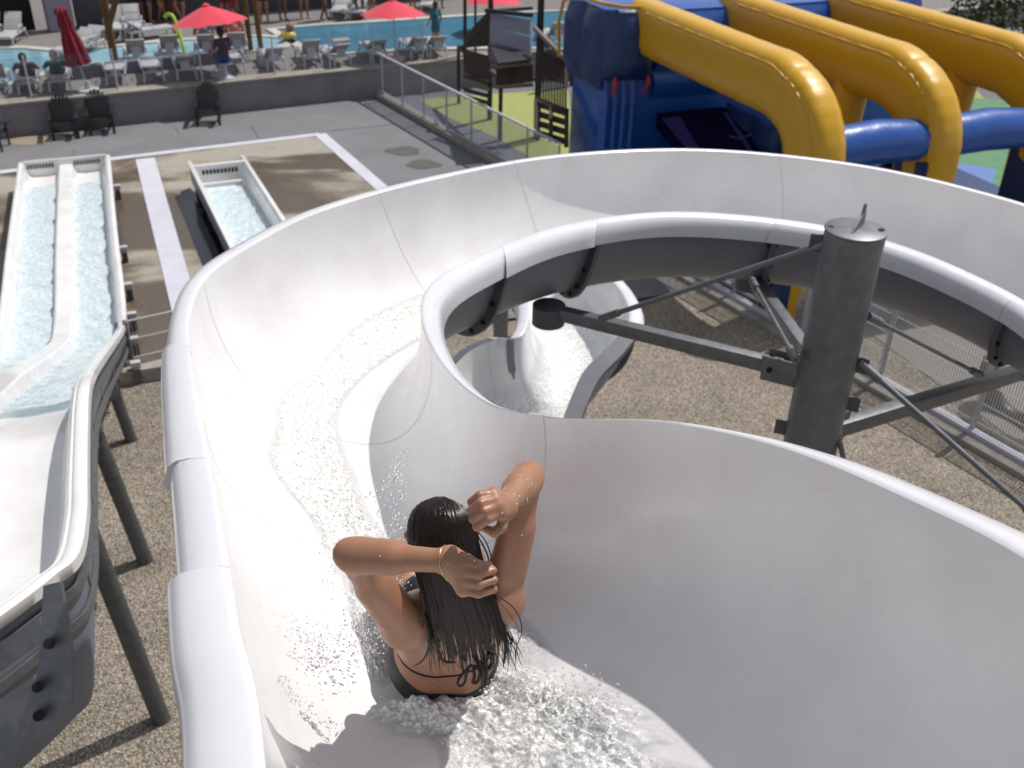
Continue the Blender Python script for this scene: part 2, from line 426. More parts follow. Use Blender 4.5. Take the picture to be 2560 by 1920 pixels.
FL = Flume(ok, ik, dep, NF, pw=2.3, lip=.135, lipI=.125)
slide = empty('water_slide', (1.75, 4.7, 0), 'big white curving open water slide flume that the woman rides round the steel column', 'water slide')
FL.channel().build('channel', M['gel'], slide, 180)
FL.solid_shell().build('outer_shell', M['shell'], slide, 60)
kk = (NF - 1) / (len(ok) - 1)
jo_o = [0, 2.45, 3.5, 5.25, 9.55, 10.65, 12.55, 14.85, 17.5, 19]     # rim joints, in key units
jo_i = [0, 5.2, 10.3, 11.4, 13.2, 15.6, 17.6, 19]
for side, ed, jj in (('o', 'outer_rim', jo_o), ('i', 'inner_rim', jo_i)):
    for q_, (a, c) in enumerate(zip(jj[:-1], jj[1:])):
        g = (.035, .006, .022, 0, .004, 0, .004, 0, 0)[q_]
        FL.lips(side, a * kk + (.012 if a else 0), c * kk - .012, g).build(ed, M['lip'], slide, 50)
for a, sk in ((5.2, 12), (7.3, 3), (10.3, 7.5), (11.4, 7.5), (13.2, 6.5), (15.6, 7.5)):
    FL.seam(a * kk, .0035, skew=sk).build('seam', M['seam'], slide, 180)
    b, cen, f = FL.flange(a * kk, skew=sk)
    fl = b.build('joint_flange', M['flange'], slide, 40)
    for q in cen[3:-2:3]: MB().tube([q - f * 1.9, q + f * 1.9], .014, 6).build('bolt', M['bolt'], fl, 30)
from mathutils.noise import noise as mno
# water running down the channel: a rippled sheet lying in the lower part of the section
def run_water(F, k0, k1, a0, a1, lift, name, m, amp=.006, sub=3, nl=40, label=None, seed=1, bias=None):
    b = MB(); rings = []; r_ = np.random.default_rng(seed); th = []
    ks = np.linspace(k0, k1, int((k1 - k0) * sub) + 1)
    ph = r_.uniform(0, 6.28, 12); fr = r_.uniform(8, 40, 12); fl_ = r_.uniform(20, 90, 12)
    for k in ks:
        O, I, d, e = F.at(k); t = (k - k0) / (k1 - k0)
        sft = bias(t) if bias else 0
        A0, A1 = a0(t) if callable(a0) else a0, a1(t) if callable(a1) else a1
        ring = []
        for j in range(nl + 1):
            a = A0 + (A1 - A0) * j / nl; an = math.pi * a
            c = math.cos(an); s = math.sin(an); q = (abs(c) ** F.pw + abs(s) ** F.pw) ** (-1 / F.pw)
            lat = (1 - c * q) / 2; p = O * (1 - lat) + I * lat - ZD * d * (s * q)
            nrm = unit((O + I) / 2 + ZD * .3 - p)
            edge = min(1, j / (nl * .14), (nl - j) / (nl * .14)); th.append(min(1, 7 * min(a - A0, A1 - a) / (A1 - A0) + .0, 12 * min(t, 1 - t) + .02) * (1 if True else 0))
            x = k * .09; y = a * 2.2
            wv = .9 * mno(Vector(p * 22)) + .7 * mno(Vector(p * 75)) + .5 * mno(Vector(p * 140)) + .3
            ring.append(p + nrm * (.0015 + edge * (lift * .6 + amp * wv) if edge * (lift * .6 + amp * wv) > 0 else .0015))
        rings.append(ring)
    b.loft(rings, closed=False)
    o = b.build(name, m, None, 180); at = o.data.attributes.new('thick', 'FLOAT', 'POINT'); at.data.foreach_set('value', th)
    return tag(o, label, kind='stuff')
# ---------------------------------------------------------------- lower run of the slide, seen through the loop
lok = [P(1440, 600, drop=4.35), P(1500, 668, drop=4.42), P(1555, 735, drop=4.48), P(1572, 800, drop=4.54), P(1520, 868, drop=4.6), P(1462, 925, drop=4.66), P(1425, 1000, drop=4.72), P(1385, 1100, drop=4.8), P(1300, 1250, drop=4.9)]
lik = [P(1240, 640, drop=4.35), P(1275, 700, drop=4.42), P(1318, 748, drop=4.48), P(1322, 800, drop=4.54), P(1298, 845, drop=4.6), P(1235, 850, drop=4.66), P(1165, 885, drop=4.72), P(1100, 965, drop=4.8), P(1040, 1080, drop=4.9)]
def flat_band(F, side, k0, k1, wd=.17):
    rings = []
    for k in np.linspace(k0, k1, int(k1 - k0) + 1):
        O, I, d, e = F.at(k); b0, ee = (O, e) if side == 'o' else (I, -e)
        rings.append([b0 + ee * x + ZD * z for x, z in ((0, .004), (wd, -.012), (wd, -.06), (wd - .02, -.06), (wd - .02, -.03), (0, -.02))])
    return MB().loft(rings, closed=True)
F2 = Flume(lok, lik, [.62, .62, .64, .68, .74, .8, .84, .86, .86], 81, pw=2.4, lip=.16, lipI=.13)
low = empty('water_slide_exit', tuple(P(1400, 900, z=0)), 'lower white slide section with grey shaded flange, seen through the loop of the big slide', 'water slide')
F2.channel().build('channel', M['gel'], low, 180)
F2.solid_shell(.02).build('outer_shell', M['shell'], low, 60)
F2.lips('o', 0, 32).build('outer_rim', M['lip'], low, 50)
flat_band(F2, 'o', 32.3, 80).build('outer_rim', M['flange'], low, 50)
F2.lips('i', 0, 49.8).build('inner_rim', M['lip'], low, 50)
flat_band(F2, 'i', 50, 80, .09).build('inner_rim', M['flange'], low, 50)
for k in (30, 52):
    F2.seam(k, .008).build('seam', M['seam'], low, 180)
    b, cen, f = F2.flange(k, .08, .06); b.build('joint_flange', M['flange'], low, 40)
# stub posts that carry the lower run
for q in (P(1400, 800, z=0), P(1250, 930, z=0)):
    MB().tube([(q[0], q[1], -.05), (q[0], q[1], 2.3)], .11, 14).build('leg', M['galv'], low, 60)
tag(run_water(F2, 8, 76, .22, .8, .012, 'water_sheet', M['flow'], amp=.012, sub=1, nl=24, label=None, seed=4), kind='stuff')

# ---------------------------------------------------------------- central column with its arms and rods
PC = P(2140, 572, d=5.0); px_, py_ = PC[0], PC[1]; ztop = PC[2]
colm = empty('support_column', (px_, py_, 0), 'thick galvanised steel column with bracket arms in the middle of the slide loop', 'support column')
CRD = .150
MB().lathe((px_, py_, -.1), [(CRD, 0), (CRD, ztop + .085)], 48).build('shaft', M['galv'], colm, 40)
MB().lathe((px_, py_, ztop - .012), [(CRD + .004, 0), (CRD + .004, .010), (CRD - .002, .014)], 48).build('cap_plate', M['galv'], colm, 40)
fin = MB(); fd = unit(np.array([.55, .83, 0]))
fo = np.array([px_, py_, ztop]);
fin.prism([fo - fd * .09, fo + fd * .10, fo + fd * .09 + ZD * .06, fo + fd * .07 + ZD * .115, fo + fd * .055 + ZD * .115, fo + fd * .04 + ZD * .07, fo - fd * .05 + ZD * .025], np.cross(fd, ZD) * .012)
fin.build('lifting_fin', M['galv'], colm)
for s_ in (-1, 1):
    MB().tube([fo + CR * s_ * .115 - UD * .02 * s_ + ZD * .003, fo + CR * s_ * .115 - UD * .02 * s_ + ZD * .006], .016, 12).build('vent_hole', M['bolt'], colm)
MB().lathe((px_, py_, 0), [(.33, 0), (.33, .03), (.16, .032)], 32).build('base_plate', M['galv'], colm, 40)
def arm(p, q, wd=.075, h=.085, dark=False, name='arm'):
    o = MB().bar(p, q, wd, h, bev=.012).build(name, M['galv'], colm, 40)
    return o
zA = CAMH - 2.74
cA = np.array([px_, py_, zA])
e1 = P(1372, 776, drop=2.86); e2 = P(1878, 688, drop=2.88)
for e_ in (e1, e2):
    d_ = unit(e_ - cA); s0 = cA + d_ * (CRD - .01)
    a_ = arm(s0 + d_ * .10, e_)
    sd = np.cross(d_, ZD)
    for s_ in (-1, 1):
        MB().bar(s0 - d_ * .02 + sd * s_ * .055, s0 + d_ * .2 + sd * s_ * .055, .012, .15, bev=.003).build('bracket', M['galv'], colm, 40)
    MB().tube([s0 + d_ * .15 - sd * .075, s0 + d_ * .15 + sd * .075], .016, 8).build('bolt', M['bolt'], colm)
    MB().lathe(e_ - ZD * .09, [(.105, 0), (.105, .13), (.08, .14)], 24).build('saddle', M['flange'], colm, 40)
zB = CAMH - 3.12; cB = np.array([px_, py_, zB]); e3 = P(2600, 915, drop=3.38)
d_ = unit(e3 - cB); s0 = cB + d_ * (CRD - .01); arm(s0 + d_ * .04, e3, .085, .095)
MB().bar(s0 - d_ * .02, s0 + d_ * .16, .014, .2).build('bracket', M['galv'], colm, 40)
MB().lathe(e3 - ZD * .09, [(.13, 0), (.13, .2), (.10, .21)], 24).build('saddle', M['flange'], colm, 40)
def rod(p, q, r=.016, rr=.03):
    o = MB().tube([p, q], r, 8).build('tie_rod', M['galv'], colm, 60)
    d_ = unit(np.asarray(q) - p)
    for a_, s_ in ((p, 1), (q, -1)): MB().tube([a_, a_ + d_ * s_ * .14], rr * .8, 8).build('clevis', M['galv'], o, 60)
onc = lambda z, ang, r=CRD: np.array([px_ + math.cos(ang) * r, py_ + math.sin(ang) * r, z])
def at_col(px, py):   # point on the column surface seen at a pixel
    r_ = ray(px, py); t = (np.array([px_, py_]) @ r_[:2]) / (r_[:2] @ r_[:2]); return CAM + r_ * t
rod(at_col(2066, 608), P(1500, 797, d=6.0))
rod(at_col(1885, 700) * 0 + P(1880, 700, d=6.3), P(1990, 900, d=5.3), .012)
rod(at_col(2170, 790), P(2452, 938, d=6.2), .012)
rod(at_col(2150, 905), P(2620, 1320, d=5.0), .016)
rod(at_col(2082, 1030), at_col(2098, 1200) + np.array([.04, -.1, 0]), .015)
for (x, y) in ((2084, 1000), (2160, 915), (2066, 610), (1990, 1075)):
    q = at_col(x, y); dq = unit(q - np.array([px_, py_, q[2]])); MB().bar(np.array([px_, py_, q[2]]) + dq * (CRD - .02), np.array([px_, py_, q[2]]) + dq * (CRD + .06), .012, .09).build('lug', M['galv_dark'], colm)
# a slimmer post standing behind the loop
q = P(1905, 850, z=0)

# ---------------------------------------------------------------- double slide at the left
RZ = [(266, 390, .60), (283, 585, .60), (296, 700, .60), (303, 785, .64), (298, 822, .90), (270, 862, 1.95), (236, 905, 2.95), (207, 950, 3.6), (196, 1010, 3.75), (192, 1100, 3.8), (189, 1200, 3.85), (186, 1290, 3.95), (163, 1395, 4.1), (100, 1452, 4.15), (0, 1528, 4.2), (-220, 1680, 4.3)]
rk = [P(*q) for q in RZ]
NS = 121
rr_ = cr(rk, NS)
def lane_dirs(i):
    a = rr_[max(i - 3, 0)]; b_ = rr_[min(i + 3, NS - 1)]; return None
PROF = [(0, 0), (.03, .01), (.06, -.02), (.10, -.16), (.16, -.27), (.24, -.30), (.52, -.31), (.70, -.29), (.75, -.2), (.78, -.11), (.81, -.09), (1.05, -.09), (1.08, -.11), (1.11, -.2), (1.16, -.29), (1.36, -.31), (1.68, -.30), (1.74, -.27), (1.79, -.16), (1.815, -.02), (1.83, 0.01), (1.85, .0)]
def wfac(i): return .90 + .20 * min(1, max(0, (i - 30) / 40))
left = empty('racing_slide', tuple(P(250, 1300, z=0)), 'white two lane racing slide with running water at the left edge', 'water slide')
b = MB(); b2 = MB(); rings = []; rings2 = []
for i in range(NS):
    p = rr_[i]; wf = wfac(i)
    dv = .16 * min(1, max(0, (i - 44) / 14)); ring = [p - WD * (x * wf) + ZD * ((h - (dv if .73 < x < 1.15 else 0)) * (1 + .5 * min(1, max(0, (i - 45) / 30)))) for x, h in PROF]
    rings.append(ring)
    rings2.append([q - ZD * .03 for q in ring] )
b.loft(rings, closed=False).build('lane_channel', M['gel'], left, 32)
sh = MB(); rs = []
for i in range(NS):
    p = rr_[i]; wf = wfac(i)
    f = min(1, max(0, (i - 40) / 25)); g = min(1, max(0, (i - 84) / 16)); g = g * g * (3 - 2 * g)
    dd = .42 + .22 * f + .35 * g; X = 1.85 * wf
    rs.append([p + WD * .02 - ZD * .03, p + WD * .04 - ZD * dd * .55, p - WD * .03 - ZD * dd, p - WD * .22 - ZD * (dd + .14), p - WD * (X - .2) - ZD * (dd + .14), p - WD * X - ZD * dd, p - WD * (X + .02) - ZD * .03, p - WD * (X - .05) - ZD * (.36 + .24 * f), p - WD * .04 - ZD * (.36 + .24 * f)])
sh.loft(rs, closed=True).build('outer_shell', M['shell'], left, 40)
for side in (0, 1):
    rg = []
    for i in range(NS):
        p = rr_[i] - (WD * 1.85 * wfac(i) if side else 0); e = -WD if side else WD
        rg.append([p + e * x + ZD * z for x, z in ((-.02, .0), (-.015, .018), (.0, .028), (.05, .028), (.07, .015), (.075, -.05), (.06, -.06), (.0, -.03))])
    MB().loft(rg, closed=True).build('side_rim', M['gel'], left, 50)
# steel ribs and plates under the near end
for (i0, n_) in ((26, 1), (34, 1), (42, 1), (50, 1), (60, 1), (76, 1), (92, 1), (104, 1)):
    p = rr_[i0]; t_ = unit(rr_[i0 + 2] - rr_[i0 - 2])
    MB().box(p + WD * .035 - ZD * .27, (.07, .02, .44), (t_, WD, np.cross(t_, WD)), .006).build('rib', M['galv'], left, 40)
rings = []
for zz, ww in ((-.16, .03), (-.36, .03)):
    rg = [[rr_[i] + WD * .04 - ZD * (-zz - .02), rr_[i] + WD * .06 - ZD * (-zz - .02), rr_[i] + WD * .06 - ZD * (-zz + .04), rr_[i] + WD * .04 - ZD * (-zz + .04)] for i in range(22, NS)]
    MB().loft(rg, closed=True).build('stringer', M['galv'], left, 40)
# big plate frame at the near bottom corner
def plate(pts, name, m, th=.02, d=3.6, parent=left):
    q = [P(x, y, d=d) for x, y in pts]; nn = unit(np.cross(q[1] - q[0], q[2] - q[0]))
    return MB().prism(q, nn * th).build(name, m, parent, 30)
RBI = (107, 113)
for i0 in RBI:
    p = rr_[i0] + WD * .0
    pass
o_ = plate([(108, 1465), (150, 1455), (172, 1580), (182, 1660), (176, 1760), (128, 1830), (90, 1850), (78, 1760), (98, 1650)], 'hanger_plate', M['galv'], .03, 4.45)
for (x, y) in ((122, 1610), (93, 1718), (96, 1790)):
    MB().tube([P(x, y, d=4.50), P(x, y, d=4.38)], .024, 10).build('bolt', M['bolt'], o_, 40)
plate([(-60, 1640), (98, 1545), (108, 1600), (-60, 1720)], 'side_beam', M['galv'], .05, 4.6)
plate([(-60, 1790), (85, 1690), (100, 1760), (60, 1850), (-60, 1960)], 'side_beam', M['galv'], .05, 4.6)
# support posts: (head px, foot px)
for (hx, hy, fx, fy, r_, nm) in ((289, 990, 330, 1100, .075, 'short'), (235, 1075, 365, 1402, .085, 'middle'), (205, 1290, 405, 1798, .084, 'near')):
    f = P(fx, fy, z=0)
    # height of the head: the point above the foot seen nearest to the head pixel
    best = min(np.linspace(.5, 6, 500), key=lambda z: abs(proj((f[0], f[1], z))[1] - hy))
    pe = empty('slide_post', (f[0], f[1], 0), {'short': 'shortest grey steel post under the left slide, beside the kerb', 'middle': 'middle grey steel post with forked head under the left slide', 'near': 'longest and nearest grey steel post leaning out from under the left slide'}[nm], 'post', 'steel posts of the left slide')
    top = P(hx, hy, d=proj((f[0], f[1], best))[2]); MB().tube([(f[0], f[1], -.05), top], r_, 20).build('pipe', M['galv_dark'], pe, 60)
    pass
    MB().box(top + ZD * .005, (r_ * 2.3, r_ * 2.3, .02), (UD, WD, ZD)).build('head_plate', M['galv'], pe)
    for s_ in (-1, 1): MB().box(top + ZD * .13 + UD * s_ * r_ * .95, (.014, r_ * 1.9, .25), (UD, WD, ZD)).build('fork_cheek', M['galv'], pe)
    MB().bar(top + ZD * .22 + WD * .1, top + ZD * .22 - WD * .9, .08, .08).build('outrigger', M['galv'], pe)
# water in the lanes
def lane_water(x0, x1, i0, i1, name, seed):
    r_ = np.random.default_rng(seed); b = MB(); rings = []; ph = r_.uniform(0, 6.28, (14,)); fx = r_.uniform(3, 22, 14); fy = r_.uniform(3, 20, 14)
    for i in np.linspace(i0, i1, int((i1 - i0) * 6)):
        j = int(min(i, NS - 2)); p = rr_[j] * (1 - (i - j)) + rr_[j + 1] * (i - j); wf = wfac(i); s_ = np.linalg.norm(p - rr_[0]); ring = []
        for k in range(26):
            t = k / 25; x = x0 + (x1 - x0) * t
            edge = .04 * math.sin(s_ * 5 + seed) * (1 - t) + .03 * math.sin(s_ * 11) * (1 - t)
            hh = sum(math.sin(fx[q] * s_ + fy[q] * x + ph[q]) for q in range(14)) * .0035
            ring.append(p - WD * ((x + edge) * wf) + ZD * (-.235 * (1 + .5 * min(1, max(0, (i - 45) / 30))) + hh))
        rings.append(ring)
    b.loft(rings, closed=False)
    return tag(b.build(name, M['pooltint'], None, 180), kind='stuff')
M['pooltint'] = water_mat('lane_water', (.74, .88, .93), 10, .5, .55, .03, .12, (.70, .82, .87), .55)
lane_water(.20, .73, 1.5, 52, 'lane_water', 2)
lane_water(1.14, 1.75, 1.5, 52, 'lane_water', 5)
# outfall end: cross beam and slotted drain at the far end
e0 = rr_[0]
MB().bar(e0 - WD * .02 + UD * .04 - ZD * .0, e0 - WD * 1.64 + UD * .04, .06, .06, bev=.01).build('end_beam', M['gel'], left, 40)
MB().box(e0 - WD * .83 + UD * .02 - ZD * .2, (.03, 1.62, .34), (UD, WD, ZD)).build('end_plate', M['gel'], left)
for x0 in (.14, 1.06):
    for k in range(9):
        MB().box(e0 - WD * (x0 + .06 * k + .03) - UD * .004 - ZD * .09, (.012, .034, .09), (UD, WD, ZD)).build('drain_slot', M['bolt'], left)
for i in range(0, 33, 6):
    for x in (.12, 1.54):
        p = rr_[i + 1] - WD * x; MB().box((p[0], p[1], .10), (.12, .16, .36), (UD, WD, ZD)).build('foot', M['galv_dark'], left)
    p = rr_[i + 2] + WD * .12; MB().box((p[0], p[1], .3), (.1, .14, .10), (UD, WD, ZD), .01).build('side_bracket', M['whiteplastic'], left)
    MB().box((p[0], p[1], .14), (.16, .10, .24), (UD, WD, ZD), .01).build('foot', M['galv_dark'], left)

# ---------------------------------------------------------------- middle runout tub
TL0, TR0, TL1, TR1 = P(476, 405, z=.7), P(602, 392, z=.7), P(585, 622, z=.7), P(716, 560, z=.7)
dl = unit(TL1 - TL0); TL1 = TL0 + dl * 6.5; TR1 = TR0 + dl * 6.5; wv = unit(TR0 - TL0); tw = np.linalg.norm(TR0 - TL0)
tub = empty('runout_tub', (*((TL0 + TR0 + TL1 + TR1) / 4)[:2], .05), 'single white water runout trough in the middle of the wet paving', 'runout trough')
rs = []
for t in np.linspace(0, 6.5, 14):
    a = TL0 + dl * t
    rs.append([a, a + wv * .03 - ZD * .02, a + wv * .08 - ZD * .34, a + wv * .14 - ZD * .42, a + wv * (tw - .14) - ZD * .42, a + wv * (tw - .08) - ZD * .34, a + wv * (tw - .03) - ZD * .02, a + wv * tw])
MB().loft(rs, closed=False).build('channel', M['gel'], tub, 40)
for s_, a in ((-1, TL0), (1, TR0)):
    MB().bar(a + wv * s_ * .03 + ZD * .01, a + wv * s_ * .03 + dl * 6.5 + ZD * .01, .08, .05, bev=.012).build('side_rim', M['gel'], tub, 40)
    MB().bar(a + wv * s_ * .02 - ZD * .22, a + wv * s_ * .02 + dl * 6.5 - ZD * .22, .03, .4).build('side_panel', M['shell'], tub)
MB().bar(TL0 - dl * -.35 + ZD * .0, TR0 + dl * .35, .1, .06, bev=.01).build('end_beam', M['gel'], tub, 40)
MB().box((TL0 + TR0) / 2 + dl * .38 - ZD * .2, (.03, tw - .1, .36), (dl, wv, ZD)).build('end_plate', M['gel'], tub)
MB().bar(TL0 + dl * .75 - ZD * .26, TR0 + dl * .75 - ZD * .26, .08, .05, bev=.01).build('weir', M['gel'], tub, 40)
for k in range(10): MB().box((TL0 + TR0) / 2 + dl * .41 + wv * (k - 4.5) * .075 - ZD * .12, (.012, .045, .09), (dl, wv, ZD)).build('drain_slot', M['bolt'], tub)
for t in (.3, 1.8, 3.3, 4.8):
    for x in (.05, tw - .05):
        q = TL0 + dl * t + wv * x; MB().box((q[0], q[1], .17), (.1, .1, .3)).build('foot', M['galv_dark'], tub)
b = MB(); rings = []; r_ = np.random.default_rng(11); ph = r_.uniform(0, 6.28, 14); fx = r_.uniform(3, 24, 14); fy = r_.uniform(3, 24, 14)
for t in np.linspace(.78, 6.4, 150):
    rings.append([TL0 + dl * t + wv * (.13 + (tw - .26) * k / 30) + ZD * (-.33 + sum(math.sin(fx[q] * t + fy[q] * k / 30 + ph[q]) for q in range(14)) * .0035) for k in range(31)])
tag(b.loft(rings, closed=False).build('tub_water', M['pooltint'], None, 180), kind='stuff')
# ---------------------------------------------------------------- yard, bands, kerb, retaining wall
WL = P(0, 345, z=.05); WR = P(945, 240, z=.05); wd_ = unit(WR - WL)
def WP(s, off=0.0, z=0.0):   # along the retaining wall; off>0 is behind it
    n = np.array([-wd_[1], wd_[0], 0]); q = WL + wd_ * s + n * off; return np.array([q[0], q[1], z])
fe0 = P(945, 243, z=.05); fe1 = P(1240, 412, z=.05); fdv = unit(fe1 - fe0)
kl = P(250, 955, z=.05); kdir = unit(P(410, 925, z=.05) - P(300, 942, z=.05))
far_r = fe0 + fdv * 9.5
sheet('concrete_yard', [kl - kdir * 25, kl + kdir * 9.6, far_r, fe0, WP(-30)], .05, M['concrete'])
bl = P(-60, 438, z=.05); bc = P(800, 336, z=.05); be = P(958, 474, z=.05)
b_d = unit(bc - bl); r_d = unit(be - bc)
sheet('wet_paving', [kl - kdir * 12 + UD * .12, kl + kdir * 6.6 + UD * .12, bc + r_d * 11, bc, bl - b_d * 8], .054, M['wet'])
def strip(p, q, w0, z, name, m):
    d = unit(q - p); s = np.array([d[1], -d[0], 0]) * w0 / 2
    return sheet(name, [p - s, q - s, q + s, p + s], z, m)
strip(bl - b_d * 8, bc, .22, .060, 'pale_band', M['stripe'])
strip(bc, bc + r_d * 11, .30, .064, 'pale_band', M['stripe'])
strip(P(363, 398, z=.05), P(470, 800, z=.05), .42, .068, 'pale_band', M['stripe'])
M['shadowed_puddle'] = mat('dark_shadowed_puddle', (.012, .014, .022), rough=.12)  # wet patch, with the tub's cast shadow put into its dark colour
sheet('shadowed_puddle', [P(x, y, z=.05) for x, y in ((452, 478), (475, 470), (500, 500), (560, 600), (600, 700), (520, 700), (480, 600), (448, 500))], .058, M['shadowed_puddle'])
M['joint'] = mat('expansion_joint', (.12, .12, .125), rough=.9)
for (a, c) in (((180, 430), (186, 372)), ((438, 318), (448, 335)), ((628, 315), (648, 345)), ((825, 328), (985, 311)), ((905, 250), (940, 275))):
    strip(P(*a, z=.05), P(*c, z=.05), .025, .0585, 'paving_joint', M['joint'])
M['stain'] = mat('damp_stain', (.10, .10, .085), rough=.7, noise=(6, .3))
for (x, y, rx) in ((1010, 378, .42), (1058, 411, .40)):
    c = P(x, y, z=.05); sheet('damp_stain', [c + np.array([math.cos(t) * rx * (1 + .15 * math.sin(3 * t + x)), math.sin(t) * rx * .8 * (1 + .1 * math.cos(4 * t)), 0]) for t in np.linspace(0, 6.283, 28, endpoint=False)], .0565, M['stain'])
c = P(75, 352, z=.05); sheet('rust_stain', [c + np.array([math.cos(t) * .5, math.sin(t) * .35, 0]) for t in np.linspace(0, 6.28, 16, endpoint=False)], .0565, mat('rust_stain', (.30, .2, .12), rough=.9, noise=(4, .4, (.24, .23, .22))))
kb = MB().bar(kl - kdir * 12 + ZD * .05, kl + kdir * 2.4 + ZD * .05, .26, .24, bev=.02).build('kerb', M['kerb'], None, 40); tag(kb, 'low concrete kerb between gravel and wet paving under the two slides', 'kerb')
# retaining wall
M['wall'] = mat('raw_concrete_wall', (.27, .25, .265), rough=.85, noise=(1.3, .3), bump=(25, .3, .006))
M['wall2'] = mat('painted_wall_panel', (.27, .27, .33), rough=.8, noise=(2, .15))
rw = empty('retaining_wall', WP(6), 'long grey concrete retaining wall below the loungers, black chairs in front of it', 'wall')
MB().prism([WP(.75 - 30 + 29.4, 0, 0), WP(70, 0, 0), WP(70, .35, 0), WP(.15, .35, 0)], ZD * .80).build('wall_face', M['wall'], rw)
MB().prism([WP(-14, -.01, 0), WP(.15, -.01, 0), WP(.15, .35, 0), WP(-14, .35, 0)], ZD * .80).build('wall_face', M['wall2'], rw)['label'] = 'paler painted end of the wall'
MB().prism([WP(-14, -.05, .8), WP(70, -.05, .8), WP(70, .38, .8), WP(-14, .38, .8)], ZD * .055).build('coping', M['kerb'], rw)
M['deck'] = mat('pool_deck', (.20, .19, .187), rough=.85, noise=(1.1, .2), bump=(40, .2, .003))
DZ = .85
sheet('pool_deck', [WP(-40, .36), WP(60, .36), WP(60, 60), WP(-40, 60)], DZ, M['deck'])
# pools
M['poolwater'] = water_mat('pool_water', (.9, .95, .97), 5, -1, .25, .03, .05, gloss=.35)
M['poolA'] = mat('shallow_pool_lining', (.27, .50, .62), rough=.4, noise=(1.5, .15)); M['poolB'] = mat('blue_pool_lining', (.06, .27, .42), rough=.4, noise=(1.2, .2)); M['poolC'] = mat('pale_pool_lining', (.36, .56, .66), rough=.4, noise=(1.5, .15))
def pool(name, px, lining, label):
    pts = [P(x, y, z=DZ) for x, y in px]
    cen = sum(pts) / len(pts)
    sheet(name, pts, DZ + .006, lining)
    s2 = sheet('pool_water', pts, DZ + .03, M['poolwater'])
    out = [q + unit(q - cen) * .32 for q in pts]; n = len(pts); b = MB()
    ring = [[pts[i] + ZD * .0, pts[i] + ZD * .05, out[i] + ZD * .05, out[i]] for i in range(n)]
    vs = [q for r in ring for q in r]; fs = []
    for i in range(n):
        j = (i + 1) % n
        for k in range(4): fs.append((i * 4 + k, j * 4 + k, j * 4 + (k + 1) % 4, i * 4 + (k + 1) % 4))
    b.add(vs, fs); tag(b.build('pool_coping', M['coping'], None), kind='structure')
M['coping'] = mat('pool_coping', (.52, .49, .45), rough=.7, noise=(4, .15))
pool('round_pool', [(-60, 128), (0, 124), (60, 124), (120, 130), (155, 138), (172, 148), (176, 158), (160, 168), (120, 180), (80, 192), (45, 203), (20, 212), (-60, 232)], M['poolA'], '')
pool('shallow_pool', [(196, 130), (300, 118), (420, 106), (560, 98), (640, 94), (705, 98), (716, 108), (690, 122), (560, 135), (400, 148), (240, 160), (192, 150)], M['poolC'], '')
pool('big_pool', [(690, 76), (800, 66), (940, 58), (1080, 49), (1240, 38), (1440, 28), (1700, 20), (1700, 128), (1440, 124), (1240, 120), (1060, 122), (900, 132), (800, 140), (765, 118), (728, 98)], M['poolB'], '')
# dark recessed strip behind the first loungers
dk = MB(); a, c_ = P(185, 197, z=DZ), P(610, 150, z=DZ)
tag(dk.bar(a + ZD * .16, c_ + ZD * .16, .25, .32, bev=.02).build('pool_wall', mat('grey_low_wall', (.15, .15, .19), rough=.7, noise=(3, .25)), None), 'low dark grey wall at the near edge of the shallow pool', 'low wall')

# ---------------------------------------------------------------- glass fences
M['glass'] = bpy.data.materials.new('hazy_glass'); M['glass'].use_nodes = True
n = M['glass'].node_tree.nodes; l = M['glass'].node_tree.links; n.remove(n['Principled BSDF'])
tr = n.new('ShaderNodeBsdfTransparent'); tr.inputs[0].default_value = (.86, .88, .9, 1); df = n.new('ShaderNodeBsdfPrincipled'); df.inputs['Base Color'].default_value = (.5, .5, .55, 1); df.inputs['Roughness'].default_value = .12
mx = n.new('ShaderNodeMixShader'); mx.inputs[0].default_value = .16; l.new(tr.outputs[0], mx.inputs[1]); l.new(df.outputs[0], mx.inputs[2]); l.new(mx.outputs[0], n['Material Output'].inputs[0])
gf = empty('glass_fence', fe0 + fdv * 3, 'glass fence with white posts and top rail on a low kerb beside the concrete yard', 'fence')
L_ = 9.0
MB().bar(fe0 + ZD * .08, fe0 + fdv * L_ + ZD * .08, .22, .16, bev=.02).build('plinth', M['kerb'], gf, 40)
M['rail'] = mat('white_coated_rail', (.42, .42, .46), rough=.4)
MB().bar(fe0 + ZD * 1.22, fe0 + fdv * L_ + ZD * 1.22, .07, .05, bev=.01).build('top_rail', M['rail'], gf, 40)
MB().bar(fe0 + ZD * .22, fe0 + fdv * L_ + ZD * .22, .04, .03).build('bottom_rail', M['rail'], gf)
step = 1.25
for k in range(8):
    q = fe0 + fdv * (.35 + step * k)
    MB().bar(q + ZD * .1, q + ZD * 1.26, .045, .045, bev=.008).build('post', M['rail'], gf, 40)
    if k < 7: MB().box(q + fdv * step / 2 + ZD * .70, (step - .07, .012, .92), (fdv, np.cross(fdv, ZD), ZD)).build('pane', M['glass'], gf)
M['glass_clear'] = M['glass'].copy(); M['glass_clear'].node_tree.nodes['Mix Shader'].inputs[0].default_value = .05; M['glass_clear'].node_tree.nodes['Transparent BSDF'].inputs[0].default_value = (.95, .96, .97, 1)
g2 = empty('glass_balustrade', WP(6, .3, DZ), 'low clear glass balustrade with thin posts on top of the retaining wall', 'balustrade')
ps = [WP(s, .25, DZ) for s in (-1.6, .9, 2.9, 5.0, 6.9, 8.45, 9.7, 11.2)]
